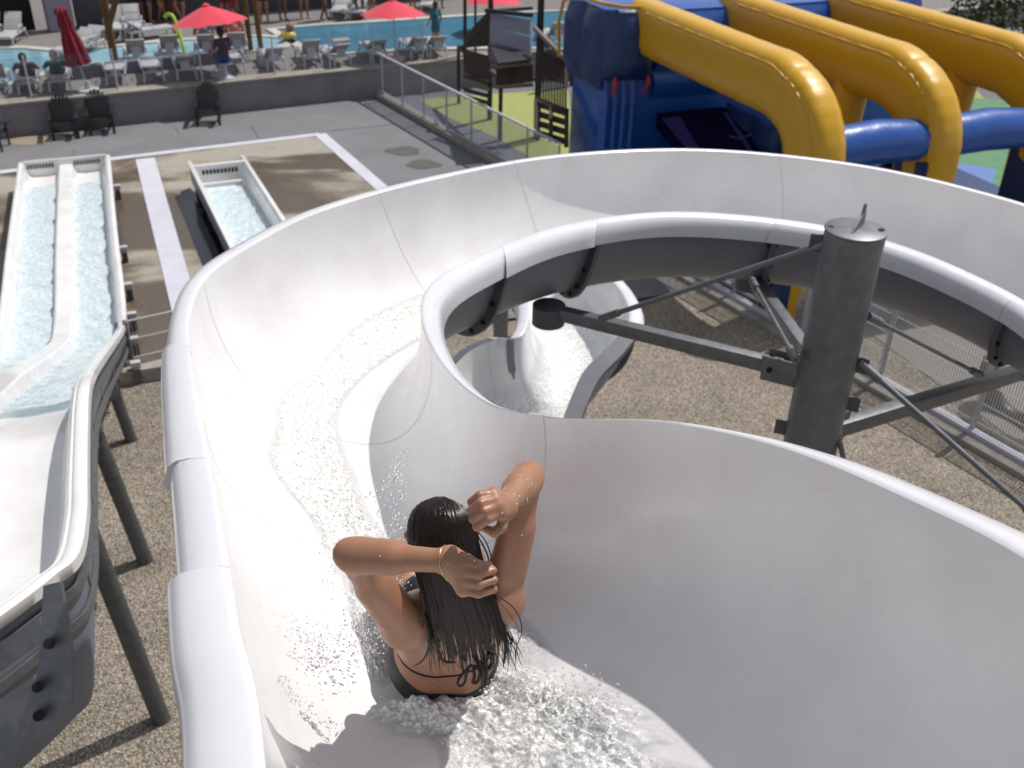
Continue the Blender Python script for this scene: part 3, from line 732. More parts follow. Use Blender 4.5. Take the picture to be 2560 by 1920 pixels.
for i, q in enumerate(ps):
    MB().bar(q, q + ZD * 1.0, .035, .035).build('post', M['rail'], g2)
    if i < len(ps) - 1:
        r2 = ps[i + 1]; dd = unit(r2 - q); MB().box((q + r2) / 2 + ZD * .52, (np.linalg.norm(r2 - q) - .06, .01, .86), (dd, np.cross(dd, ZD), ZD)).build('pane', M['glass_clear'] if 'glass_clear' in M else M['glass'], g2)

# ---------------------------------------------------------------- playground floor beyond the glass fence
M['turf'] = mat('yellow_green_play_turf', (.33, .36, .12), rough=.95, noise=(3, .15), bump=(120, .6, .01))
M['turf2'] = mat('green_play_turf', (.13, .27, .15), rough=.95, noise=(3, .2), bump=(120, .6, .01))
M['play'] = mat('grey_play_surface', (.17, .17, .19), rough=.9, noise=(1.5, .2))
M['blue_mat'] = mat('blue_floor_mat', (.08, .17, .42), rough=.6)
sheet('play_floor', [fe0 + WD * .1, WP(40, -.01), (30, 22, 0), (14, 6, 0), P(1690, 662, z=0) + WD * .3, far_r], .012, M['play'])
sheet('play_turf', [P(x, y, z=.0) for x, y in ((1045, 250), (1240, 235), (1420, 225), (1440, 420), (1400, 440), (1240, 345), (1130, 300))], .018, M['turf'])
sheet('play_turf', [P(x, y, z=.0) for x, y in ((2100, 390), (2180, 200), (2560, 260), (2900, 330), (2900, 560), (2500, 540), (2330, 560))], .018, M['turf2'])
sheet('play_turf', [P(x, y, z=.0) for x, y in ((2080, 130), (2420, 200), (2460, 250), (2060, 235))], .024, M['turf'])
sheet('blue_mat', [P(x, y, z=.0) for x, y in ((2330, 400), (2490, 425), (2480, 470), (2300, 450))], .026, M['blue_mat'])
sheet('play_path', [P(x, y, z=0) for x, y in ((1980, 690), (2700, 640), (2900, 1150), (2600, 1150))], .014, mat('pale_grey_path', (.26, .245, .23), rough=.9, noise=(2, .15)))
# ---------------------------------------------------------------- inflatable play castle
M['yel'] = mat('glossy_yellow_vinyl', (.58, .315, .004), rough=.38, coat=.15, bump=(5, .25, .03))
M['bluev'] = mat('glossy_blue_vinyl', (.010, .080, .36), rough=.33, coat=.2, bump=(4, .3, .04))
M['navy'] = mat('navy_vinyl', (.008, .030, .12), rough=.4, bump=(4, .3, .04))
M['purple'] = mat('shaded_purple_vinyl', (.007, .006, .028), rough=1.0, spec=0, bump=(3, .3, .04))  # shade inside the arch is put into this near-black purple
M['redv'] = mat('red_vinyl', (.35, .012, .02), rough=.4)
IB = P(1963, 790, z=0)
def IP(t, w_, z): return np.array([IB[0], IB[1], 0]) + UD * t + WD * w_ + ZD * z
inf = empty('inflatable_castle', IP(3, 1, 0), 'huge blue inflatable castle with three yellow arches behind the big slide', 'bouncy castle')
def arch(t0, t1, w_, ztop, ra, rb, name='arch', rear=None):
    path = [IP(t0, w_, 0), IP(t0 - .03, w_, 1.0), IP(t0, w_, ztop - 1.15)]
    for a in np.linspace(10, 80, 7): path.append(IP(t0 + .95 * (1 - math.cos(R(a))), w_, ztop - 1.0 + .95 * math.sin(R(a)) - .02))
    for t in np.linspace(t0 + 1.1, t1, 8): path.append(IP(t, w_, ztop ))
    path = cr(path, 70)
    rings = []; n = 24
    for i, q in enumerate(path):
        d = unit(path[min(i + 1, 69)] - path[max(i - 1, 0)]); u = WD; v = np.cross(d, u); ring = []
        puff = 1 + .006 * math.sin(i * 1.7)
        for k in range(n):
            a = 2 * math.pi * k / n; c, s = math.cos(a), math.sin(a); g = (abs(c) ** 3.6 + abs(s) ** 3.6) ** (-1 / 3.6)
            ring.append(q + u * c * g * ra * puff + v * s * g * rb * puff)
        rings.append(ring)
    o = MB().loft(rings).build(name, M['yel'], inf, 60)
    # welded seam bead along the camera-side edge
    bead = []
    for i, q in enumerate(path[4:66]):
        j = i + 4; d = unit(path[j + 1] - path[j - 1]); v = np.cross(d, WD)
        if v @ (ZD * .5 - UD) < 0: v = -v
        bead.append(q - WD * ra * .90 + v * (rb * .70) + (WD * rng.uniform(-.008, .008)))
    MB().tube(bead, [.022 + .008 * math.sin(i * 2.1) for i in range(len(bead))], 6).build('seam_bead', M['yel'], o, 60)
    return o
for w_, tt in ((0, 5.9), (2.25, 6.3), (4.75, 6.5)):
    arch(0, tt, w_, 3.60, .34, .50)
    MB().box(IP(-.02, w_ - .26, 1.3), (.74, .16, 2.6), (UD, WD, ZD), .06).build('leg_panel', M['navy'], inf, 40)
    if w_ < 5:
        MB().tube([IP(.0, w_ + .2, 2.85), IP(.0, w_ + 1.1, 2.9), IP(.0, w_ + 2.0, 2.85)], [.33, .35, .33], 24).build('cross_tube', M['bluev'], inf, 60)
    if w_ > 0: MB().tube([IP(2.2, w_, 0), IP(2.2, w_, 1.8), IP(2.15, w_, 3.5)], [.30, .30, .32], 20).build('inner_leg', M['yel'], inf, 60)
# base cushion
MB().box(IP(3, 3.5, .3), (7.4, 7.4, .6), (UD, WD, ZD), .22).build('base_cushion', M['navy'], inf, 40)
for k in range(1, 7):
    MB().tube([IP(-.75, -.5 + 1.1 * k, .32), IP(-.75, .5 + 1.1 * k, .32)], .3, 16).build('edge_cushion', M['navy'] if k % 3 else M['redv'], inf, 60)
# main body with overhanging head
def quilt(c0, c1, z0, z1, nrm, n, bulge, name, m, horiz=False):
    """air-filled quilted panel between ground lines c0-c1, z0..z1; n vertical tubes"""
    c0 = np.asarray(c0, float); c1 = np.asarray(c1, float); nx, nz = n * 8, 24; rows = []
    for j in range(nz + 1):
        v = j / nz; row = []
        for i in range(nx + 1):
            u = i / nx; f = abs(math.sin(math.pi * (v if horiz else u) * n)) ** .5
            e_ = min(1, 4 * min(v, 1 - v) + .0) ** .5 * (1 if horiz else min(1, 12 * min(u, 1 - u)) ** .5)
            q = c0 * (1 - u) + c1 * u; row.append(np.array([q[0], q[1], z0 + (z1 - z0) * v]) + nrm * bulge * f * e_)
        rows.append(row)
    return MB().loft(rows, closed=False).build(name, m, inf, 180)
MB().box(IP(6.7, 3.1, 1.95), (1.6, 7.8, 3.9), (UD, WD, ZD), .25).build('body', M['bluev'], inf, 40)
quilt(IP(5.85, -.85, 0), IP(5.85, -.05, 0), 0.1, 2.75, -UD, 4, .16, 'column_panel', M['bluev'])
quilt(IP(5.75, -.9, 0), IP(5.55, .1, 0), 2.6, 3.95, -UD, 1, .30, 'head_panel', M['navy'])
quilt(IP(7.4, -.9, 0), IP(5.75, -.9, 0), 2.4, 3.95, -WD, 2, .25, 'head_panel', M['navy'])
MB().tube([IP(7.5, -1.05, 2.7), IP(7.5, -1.1, 3.4), IP(7.35, -1.08, 3.85), IP(6.9, -1.0, 4.02), IP(6.0, -.85, 4.02), IP(5.6, -.6, 4.02), IP(5.5, 0, 4.0)], .035, 8).build('piping', M['yel'], inf, 60)
for x in (-.72, .0):
    MB().tube([IP(5.5, x, 2.72), IP(5.45, x, 2.55), IP(5.5, x - .06, 2.35)], [.03, .05, .015], 8).build('red_handle', M['redv'], inf, 60)
quilt(IP(5.9, .3, 0), IP(5.9, 6.5, 0), 2.1, 3.8, -UD, 3, .2, 'rear_wall', M['bluev'], True)
# inner slope and side wall seen through the first arch
sl_ = [IP(5.6, .35, 1.9), IP(5.6, 1.95, 1.9), IP(.9, 1.95, .62), IP(.9, .35, .62)]
MB().prism(sl_, -ZD * .3).build('slide_lane', M['purple'], inf)
quilt(IP(5.6, 2.0, 0), IP(.5, 2.0, 0), .4, 2.0, -WD, 5, .14, 'side_wall', M['navy'])
MB().box(IP(1.0, 1.4, 1.1), (.08, .5, .34), (UD, WD, ZD), .05).build('pale_patch', mat('pale_blue_vinyl', (.2, .3, .55), rough=.4), inf)
for k in range(3):
    MB().tube([IP(2.1 + k * .8, .9, 1.22 + k * .35), IP(2.1 + k * .8, 1.15, 1.14 + k * .35), IP(2.1 + k * .8, 1.4, 1.22 + k * .35)], .02, 6).build('lane_handle', M['navy'], inf, 60)
tag(MB().tube([P(2232, 385, z=.9), P(2235, 405, z=.45), P(2262, 428, z=.2), P(2300, 420, z=.3), P(2320, 390, z=.8)], .17, 14).build('inflatable_loop', mat('teal_vinyl', (.01, .09, .11), rough=.4), None, 60), 'dark teal curved inflatable tube on green turf below the blue cross tube', 'inflatable')

# ---------------------------------------------------------------- black climbing tower
M['wood'] = mat('dark_stained_wood', (.055, .038, .026), rough=.75, noise=(7, .4))
M['wood_l'] = mat('pale_worn_wood', (.22, .19, .15), rough=.8, noise=(7, .3))
M['panel'] = mat('lilac_grey_panel', (.23, .23, .31), rough=.5, noise=(2, .12))
tw_ = empty('climbing_tower', P(1280, 320, z=0), 'black framed wooden play tower with grey panels, left of the inflatable castle', 'play tower')
def gpost(px, py, ptx, pty, wd, name='post', m=None, z0=0):
    f = P(px, py, z=z0); zz = min(np.linspace(z0 + .3, 7, 600), key=lambda z: abs(proj((f[0], f[1], z))[1] - pty))
    MB().bar(f - ZD * .02, (f[0], f[1], zz), wd, wd, bev=.01).build(name, m or M['black'], tw_, 40); return f, zz
for a in ((1224, 300, 0, -60, .13), (1341, 345, 0, -60, .16), (1163, 215, 0, -60, .10), (1188, 208, 0, -60, .07), (1428, 215, 0, -50, .11)): gpost(*a)
fA, zf = gpost(1147, 260, 0, 118, .09); fB, _ = gpost(1250, 352, 0, 150, .10); fC, _ = gpost(1345, 352, 0, 145, .09)
for p, q in ((fA, fB), (fB, fC)):
    MB().bar(np.array([p[0], p[1], zf]), np.array([q[0], q[1], zf]), .09, .09, bev=.01).build('top_rail', M['galv_dark'], tw_, 40)
def quad(pts, d, th, name, m, parent=tw_):
    q = [P(x, y, d=dd) for (x, y), dd in zip(pts, d if hasattr(d, '__len__') else [d] * len(pts))]
    return MB().prism(q, unit(np.cross(q[1] - q[0], q[2] - q[0])) * th).build(name, m, parent)
MB().bar(np.array([*fA[:2], zf]), P(1232, 110, d=24.5), .08).build('top_rail', M['black'], tw_)
MB().bar(P(1168, 118, d=25), P(1238, 25, d=24.5), .07).build('brace', M['black'], tw_)
MB().bar(P(1215, 26, d=24.2), P(1330, 38, d=23.2), .09).build('cross_rail', M['black'], tw_)
MB().bar(P(1222, 28, d=24.2), P(1330, 20, d=25), .07).build('cross_rail', M['black'], tw_)
for z0 in (0, 1):
    quad([(1226, 66 - 36 * z0 + 2), (1326, 90 - 42 * z0 + 2), (1326, 132 - 44 * z0), (1226, 108 - 40 * z0)], [24.3, 23.3, 23.3, 24.3], .05, 'grey_panel', M['panel'])
quad([(1222, 105), (1330, 132), (1330, 148), (1246, 158), (1222, 150)], [24.2, 23.2, 22.8, 22.6, 23.4], .05, 'platform', mat('black_platform', (.03, .03, .035), rough=.5, noise=(8, .4)))
quad([(1160, 92), (1224, 22), (1224, 112), (1160, 116)], [25.4, 24.9, 24.9, 25.4], .04, 'side_panel', M['wood'])
quad([(1156, 122), (1226, 140), (1226, 205), (1160, 182)], [25.4, 24.6, 24.6, 25.4], .05, 'side_panel', M['wood'])
for k in range(4): MB().bar(P(1160, 190 + 17 * k, d=25.3), P(1224, 207 + 17 * k, d=24.4), .03, .10).build('slat', M['wood_l'] if k in (1,) else M['wood'], tw_)
quad([(1240, 165), (1332, 158), (1332, 215), (1240, 222)], [23.9, 23.6, 23.6, 23.9], .05, 'back_panel', M['wood'])
MB().bar(P(1232, 168, d=23.6), P(1332, 158, d=23.2), .05, .07).build('pale_beam', M['wood_l'], tw_)
MB().bar(P(1232, 218, d=23.6), P(1332, 208, d=23.2), .05, .05).build('pale_beam', M['wood_l'], tw_)
st = empty('slatted_stair', P(1380, 330, z=0), 'brown slatted stair side with pale sloping handrail between tower and inflatable castle', 'stair rail')
MB().bar(P(1336, 70, d=23), P(1418, 152, d=21.6), .07, .09).build('handrail', M['wood_l'], st)
for k in range(11):
    x = 1345 + 7 * k; MB().bar(P(x, 84 + 6.8 * k, d=22.9 - .12 * k), P(x - 1, 246 + 3.2 * k, d=22.3 - .12 * k), .045, .04).build('baluster', M['wood'], st)
for y in (150, 180, 245): MB().bar(P(1341, y, d=22.8), P(1418, y + (30 if y > 150 else -2), d=21.7), .04, .07).build('rail', M['wood_l'] if y == 245 else M['wood'], st)
quad([(1342, 120), (1418, 158), (1418, 205), (1342, 180)], [22.95, 21.9, 21.85, 22.9], .02, 'riser_board', M['wood'], st)
pf = empty('pallet_fence', P(1380, 345, z=0), 'dark wooden pallet fence with wide gaps on the yellow green turf', 'fence')
for k in range(4): MB().bar(P(1338, 258 + 24 * k, d=22.1 - .1 * k), P(1420, 284 + 24 * k, d=21.2 - .1 * k), .04, .13).build('board', M['wood'], pf)
for x, y0, y1 in ((1340, 250, 345), (1378, 268, 350), (1417, 275, 365)): MB().bar(P(x, y0, d=22.1 - (x - 1338) * .011), P(x - 1, y1, d=21.6 - (x - 1338) * .011), .09).build('post', M['wood'], pf)
# pallet fences seen through the yellow arches
for nm, x0, y0, x1, y1, lab in (('a', 1965, 170, 2105, 250, 'dark slatted fence seen through the gap between first and second yellow arch'), ('b', 2175, 240, 2270, 290, 'dark slatted fence seen right of the inner yellow leg')):
    ff = empty('slatted_fence', P((x0 + x1) / 2, y1, z=0), lab, 'fence', None)
    a, c_ = P(x0, y0, z=0) , P(x1, y1, z=0)
    for k in range(5): MB().bar(a + ZD * (.15 + .24 * k), c_ + ZD * (.15 + .24 * k), .03, .13).build('board', M['wood'], ff)
    for t in (0, .25, .5, .75, 1): MB().bar(a * (1 - t) + c_ * t, a * (1 - t) + c_ * t + ZD * 1.25, .09).build('post', M['wood'], ff)
# white railing with panels deeper behind
wr = empty('white_barrier', P(2050, 110, z=0), 'black railing with white boards behind the second yellow arch', 'barrier')
a, c_ = P(1960, 150, z=0), P(2140, 165, z=0)
for z0, h_ in ((.55, .3), (1.05, .35)): MB().bar(a + ZD * z0, c_ + ZD * z0, .03, h_).build('board', M['whiteplastic'], wr)
for t in (0, .3, .62, 1): MB().bar(a * (1 - t) + c_ * t, a * (1 - t) + c_ * t + ZD * 1.5, .07).build('post', M['black'], wr)
MB().bar(a + ZD * 1.5, c_ + ZD * 1.5, .08, .25).build('top_rail', M['wood'], wr)
# black paling fence and hedge at the top right corner
pl_ = empty('paling_fence', P(2450, 190, z=0), 'black upright paling fence under the hedge at the top right', 'fence')
a, c_ = P(2160, 118, z=0), P(2700, 262, z=0); dn = unit(c_ - a); Lf = np.linalg.norm(c_ - a)
pb = MB()
for k in range(int(Lf / .16)): pb.bar(a + dn * .16 * k, a + dn * .16 * k + ZD * 1.35, .09, .02, up=dn)
pb.build('palings', M['black'], pl_)
for z0 in (.25, 1.2): MB().bar(a + ZD * z0 + np.cross(dn, ZD) * .03, c_ + ZD * z0 + np.cross(dn, ZD) * .03, .03, .08).build('rail', M['black'], pl_)
def leafmat(name, c1, c2):
    m = mat(name, c1, rough=.6); n = m.node_tree.nodes; l = m.node_tree.links
    oi = n.new('ShaderNodeTexCoord'); t = n.new('ShaderNodeTexNoise'); t.inputs['Scale'].default_value = 7
    l.new(oi.outputs['Object'], t.inputs['Vector']); r = n.new('ShaderNodeValToRGB'); r.color_ramp.elements[0].position = .35; r.color_ramp.elements[1].position = .65
    r.color_ramp.elements[0].color = (*c1, 1); r.color_ramp.elements[1].color = (*c2, 1); l.new(t.outputs['Fac'], r.inputs['Fac']); l.new(r.outputs[0], n['Principled BSDF'].inputs['Base Color'])
    return m
M['leaf'] = leafmat('hedge_leaves', (.035, .055, .012), (.10, .11, .03))
hb = MB(); a2 = a + np.cross(ZD, dn) * 1.6 + dn * 1.5
for k in range(9000):
    s_ = nrng.uniform(0, Lf + 5); h_ = nrng.uniform(0, 1) ** .6 * (2.5 + .5 * math.sin(s_ * 1.3) + .3 * math.sin(s_ * 3.1)); o_ = nrng.uniform(-.9, .9) * (1 - .3 * h_ / 3)
    c0 = a2 + dn * s_ + ZD * (h_ + .1) + np.cross(ZD, dn) * (o_ + .9); u = unit(nrng.normal(size=3)); v = unit(np.cross(u, nrng.normal(size=3))); r_ = nrng.uniform(.06, .13)
    hb.add([c0 - u * r_, c0 + v * r_ * .5, c0 + u * r_, c0 - v * r_ * .5], [(0, 1, 2, 3)])
hg = empty('hedge', a2 + dn * 4, 'dark olive green hedge behind the black palings at the top right', 'hedge')
hb.build('foliage', M['leaf'], hg)
hs_ = MB()
for k in range(14):
    q = a2 + dn * (k * .9) + np.cross(ZD, dn) * .9; hs_.tube([q, q + ZD * 1 + dn * .1, q + ZD * 2.2 - dn * .1], [.06, .045, .02], 6)
hs_.build('stems', M['wood'], hg)

# ---------------------------------------------------------------- mesh fence at the right of the gravel
f0, f1 = P(1687, 659, z=0), P(2700, 1236, z=0); fd_ = unit(f1 - f0); Lf = np.linalg.norm(f1 - f0)
mf = empty('mesh_fence', (f0 + f1) / 2, 'long pale wire mesh fence on a double kerb between gravel and playground', 'fence')
M['mesh'] = mat('pale_wire', (.55, .54, .52), rough=.5)
nrm = np.cross(fd_, ZD)
npan = 5
for k in range(npan):
    b = MB(); s0 = Lf * k / npan; s1 = Lf * (k + 1) / npan - .06
    for s_ in np.arange(s0 + .04, s1, .042): b.bar(f0 + fd_ * s_ + ZD * .14, f0 + fd_ * s_ + ZD * 1.5, .014, .014)
    for z0 in (.2, .5, .8, 1.1, 1.46): b.bar(f0 + fd_ * s0 + ZD * z0 + nrm * .01, f0 + fd_ * s1 + ZD * z0 + nrm * .01, .01, .012)
    b.build('mesh_panel', M['mesh'], mf)
    MB().bar(f0 + fd_ * (s0 - .01), f0 + fd_ * (s0 - .01) + ZD * 1.62, .06, .06, bev=.01).build('post', M['rail'], mf, 40)
    MB().bar(f0 + fd_ * s0 + ZD * 1.5, f0 + fd_ * s1 + ZD * 1.5, .03, .03).build('top_rail', M['rail'], mf)
for o_, w_, h_ in ((.06, .12, .16), (.30, .16, .12)): MB().bar(f0 - fd_ * 2 + nrm * o_ * (1 if nrm @ np.array([-1, -1, 0]) > 0 else -1) + ZD * .02, f1 + nrm * o_ * (1 if nrm @ np.array([-1, -1, 0]) > 0 else -1) + ZD * .02, w_, h_, bev=.015).build('kerb', M['stripe'] if o_ < .1 else M['kerb'], mf, 40)
# thin diagonal stay of the fence
q = P(2470, 915, z=0)
ty = empty('black_ring', P(2545, 985, z=0), 'big black ring behind the mesh fence at the right edge', 'hoop')  # dark round shape, built as a standing tube ring
cc = P(2560, 965, z=.55); rg = [cc + fd_ * .55 * math.cos(t) + ZD * .55 * math.sin(t) for t in np.linspace(0, 2 * math.pi, 33)]
MB().tube(rg, .14, 14, caps=False).build('ring', M['black'], ty, 60)
# crumpled clear plastic near the far end of the fence
b = MB(); rows = []
for i in range(22):
    row = []
    for j in range(12):
        q = P(1745 + i * 6.2, 668 + i * 1.9 + j * 3.4, z=.1) ; row.append(q + ZD * (.12 + nrng.uniform(0, .22)) + nrng.normal(size=3) * .03)
    rows.append(row)
M['film'] = mat('clear_crumpled_film', (.5, .55, .62), rough=.08, coat=.6); M['film'].node_tree.nodes['Principled BSDF'].inputs['Alpha'].default_value = .7
tag(b.loft(rows, closed=False).build('plastic_sheet', M['film'], None), 'shiny crumpled clear plastic sheet lying at the far end of the mesh fence', 'plastic sheet')
# small wire gate between the slides
g0, g1 = P(335, 925, z=.1), P(560, 872, z=.1); gd = unit(g1 - g0)
wf = empty('wire_gate', g0, 'small wire mesh barrier on the kerb between the two slides', 'barrier')
for o_ in (0, .12): MB().bar(g0 - gd * o_, g0 - gd * o_ + ZD * .82, .05, .05, bev=.008).build('post', M['galv'], wf, 40)
for z0 in (.2, .5, .8): MB().bar(g0 + ZD * z0, g1 + ZD * z0, .02, .02).build('rail', M['mesh'], wf)
b = MB()
for k in range(24): b.bar(g0 + gd * (.05 * k + .04) + ZD * .12, g0 + gd * (.05 * k + .04) + ZD * .8, .004, .004)
b.build('wire_panel', M['mesh'], wf)
# ---------------------------------------------------------------- loungers
M['shaded_back'] = mat('shaded_lounger_back', (.40, .395, .40), rough=.6, noise=(5, .15))  # backs' shade is put into the colour, greyer than the white frame
def lounger(kind, m, name='sun_lounger'):
    """local frame: +Y towards the feet, back end at y=0"""
    rt = empty(name, (0, 0, 0))
    ang = {'up': 50, 'mid': 33, 'low': 14}[kind]
    ca, sa = math.cos(R(ang)), math.sin(R(ang)); L = .70; yh = .62; zs = .36
    b = MB()
    for s_ in (-1, 1): b.bar((s_ * .29, .12, zs - .03), (s_ * .29, 1.88, zs - .03), .05, .07, bev=.012)
    for y in (.14, 1.0, 1.86): b.bar((-.29, y, zs - .035), (.29, y, zs - .035), .04, .05)
    b.build('frame', m, rt, 40)
    for s_ in (-1, 1):
        for y, dy in ((.2, -.1), (1.75, .08)): MB().bar((s_ * .28, y, zs - .03), (s_ * .31, y + dy, 0), .06, .04, bev=.01).build('leg', m, rt, 40)
        MB().tube([(s_ * .33, .55, zs), (s_ * .35, .58, zs + .2), (s_ * .35, .75, zs + .22), (s_ * .34, 1.0, zs + .2), (s_ * .33, 1.06, zs)], .026, 8, flat=.7).build('armrest', m, rt, 60)
    b = MB()
    for k in range(9): b.box((0, yh + .09 + k * .135, zs + .012), (.54, .12, .022), bev=.006)
    b.build('seat', m, rt, 40)
    ax = (np.array([1.0, 0, 0]), np.array([0, -ca, sa]), np.array([0, sa, ca])); b = MB()
    o_ = np.array([0, yh, zs + .015])
    b.box(o_ + ax[1] * L / 2, (.56, L, .03), ax, .012)
    for s_ in (-1, 1): b.box(o_ + ax[1] * L / 2 + ax[0] * s_ * .27, (.05, L + .04, .055), ax, .015)
    for t in (.04, L * .5, L): b.box(o_ + ax[1] * t - ax[2] * .01, (.56, .05, .05), ax, .012)
    b.build('backrest', M['shaded_back'], rt, 40)
    MB().bar(o_ + ax[1] * L * .55 - ax[2] * .02, (0, yh - .42, zs - .03), .30, .02).build('back_prop', m, rt)
    return rt
def away(px, py, z=DZ): return P(px, py, z=z)
ROT0 = math.atan2(-UD[0], UD[1])        # +Y turned to UD
protos = {}
LG = 'white sun loungers along the retaining wall'; LG2 = 'white sun loungers by the pool wall'; LG3 = 'white sun loungers before the building'
spots = [
    (-4, 238, 'up', 0, 'white lounger cut by the left edge above the painted wall end', LG),
    (76, 238, 'low', .04, 'white lounger holding the dark haired sunbather in brown by the round pool', LG),
    (152, 232, 'low', 0, 'white lounger holding the sunbather in a teal top, left of the closed umbrella', LG),
    (294, 216, 'low', -.03, 'white lounger with folded low back right of the closed umbrella base', LG),
    (388, 208, 'low', .03, 'white lounger on the wall edge in front of the upright grey pair', LG),
    (470, 202, 'mid', 0, 'white lounger on the wall edge just left of the open umbrella pole', LG),
    (592, 186, 'low', .0, 'white lounger on the wall edge below the seated red haired group', LG),
    (694, 178, 'mid', .05, 'white lounger by the white bucket left of the tallest lounger back', LG),
    (786, 172, 'up', 0, 'white lounger with the tallest upright grey back in front of the big pool', LG),
    (862, 168, 'mid', .25, 'white lounger with beige towel hanging over its back', LG),
    (950, 158, 'mid', 0, 'white lounger behind the corner of the glass fence', LG),
    (1052, 150, 'mid', 0, 'white lounger left of the woman in teal at the big pool', LG),
    (1100, 146, 'mid', 0, 'white lounger right of the woman in teal at the big pool', LG),
    (1402, 122, 'up', 0, 'white lounger squeezed beside the blue inflatable castle', LG),
    (350, 172, 'up', .06, 'white lounger with shaded back behind the wall row, left one of the upright pair', LG2),
    (432, 160, 'up', 0, 'white lounger with shaded back behind the wall row, under the lime spout', LG2),
    (524, 158, 'up', 0, 'white lounger behind the wall row carrying the dark haired bather', LG2),
    (600, 152, 'up', -.05, 'white lounger behind the wall row carrying the pink shirted bather', LG2)]
for i, (x, y, kd, dr, lab, gp) in enumerate(spots):
    if kd not in protos: o = protos[kd] = lounger(kd, M['whiteplastic'])
    else: o = copy_tree(protos[kd])
    q = away(x, y); o.location = (q[0], q[1], DZ); o.rotation_euler = (0, 0, ROT0 + dr); o.scale = (.8,) * 3; tag(o, lab, 'sun lounger', gp)
for i, (x, y, kd, dr, lab) in enumerate([
    (50, 92, 'up', 2.9, 'white lounger facing the camera in the dark doorway at the top left'),
    (2, 92, 'up', 2.7, 'white lounger cut by the left edge in the dark doorway'),
    (232, 124, 'mid', 2.5, 'white lounger half hidden by the closed red umbrella top'),
    (252, 118, 'mid', 2.5, 'white lounger in sun beside the forked brown post, right one of the pair'),
    (312, 104, 'mid', -1.2, 'white lounger seen from the side right of the forked brown post'),
    (295, 72, 'up', 3.0, 'small white lounger against the grey building behind the forked post'),
    (335, 70, 'up', 3.1, 'white lounger in shade beside the standing crowd'),
    (860, 28, 'mid', 2.8, 'white lounger with orange towel on the far side of the big pool'),
    (905, 30, 'mid', 2.8, 'white lounger on the far side of the big pool left of the open umbrella'),
    (1075, 14, 'mid', 2.8, 'white lounger on the far side of the big pool right of the open umbrella')]):
    o = copy_tree(protos[kd]); q = P(x, y, z=DZ); o.location = (q[0], q[1], DZ); o.rotation_euler = (0, 0, ROT0 + dr); o.scale = (.8,) * 3; tag(o, lab, 'sun lounger', LG3)
# ---------------------------------------------------------------- black garden chairs on the yard
def adirondack():
    rt = empty('garden_chair', (0, 0, 0)); m = M['black']
    ca, sa = math.cos(R(68)), math.sin(R(68)); o_ = np.array([0, .1, .27])
    ax = (np.array([1.0, 0, 0]), np.array([0, ca * .9, sa]), np.array([0, -sa, ca]))
    b = MB()
    for k in range(-3, 4):
        L = .72 - .025 * k * k; b.box(o_ + ax[1] * L / 2 + ax[0] * k * .082 + np.array([0, .012 * k * k * .3, 0]), (.072, L, .022), ax, .012)
    b.build('backrest', m, rt, 40)
    b = MB()
    for k in range(6): b.box((0, .1 - .085 * k, .28 + .016 * k), (.52, .072, .022), bev=.008)
    b.build('seat', m, rt, 40)
    for s_ in (-1, 1):
        MB().bar((s_ * .27, -.36, .0), (s_ * .27, -.36, .50), .07, .035, bev=.008).build('leg', m, rt, 40)
        MB().bar((s_ * .24, .42, .0), (s_ * .27, -.34, .36), .03, .09, up=(0, 0, 1), bev=.008).build('leg', m, rt, 40)
        MB().box((s_ * .31, -.12, .515), (.13, .68, .025), bev=.01).build('armrest', m, rt, 40)
    return rt
cp = adirondack()
for i, (x, y, a, lab) in enumerate([(166, 338, -.12, 'black slatted garden chair farthest left against the grey wall'), (255, 326, -.08, 'black slatted garden chair touching shoulder to shoulder with the leftmost one'), (525, 304, -.3, 'black slatted garden chair standing alone on the grey yard')]):
    o = cp if i == 0 else copy_tree(cp); q = P(x, y, z=.05); o.location = (q[0], q[1], .05); o.rotation_euler = (0, 0, math.atan2(wd_[1], wd_[0]) + a); tag(o, lab, 'chair', 'black garden chairs below the wall')
q = P(8, 360, z=.05); o = copy_tree(cp, (q[0] - .15, q[1] - .35, .05), math.atan2(wd_[1], wd_[0]) + 1.2, 'black slatted garden chair cut by the left picture edge'); 

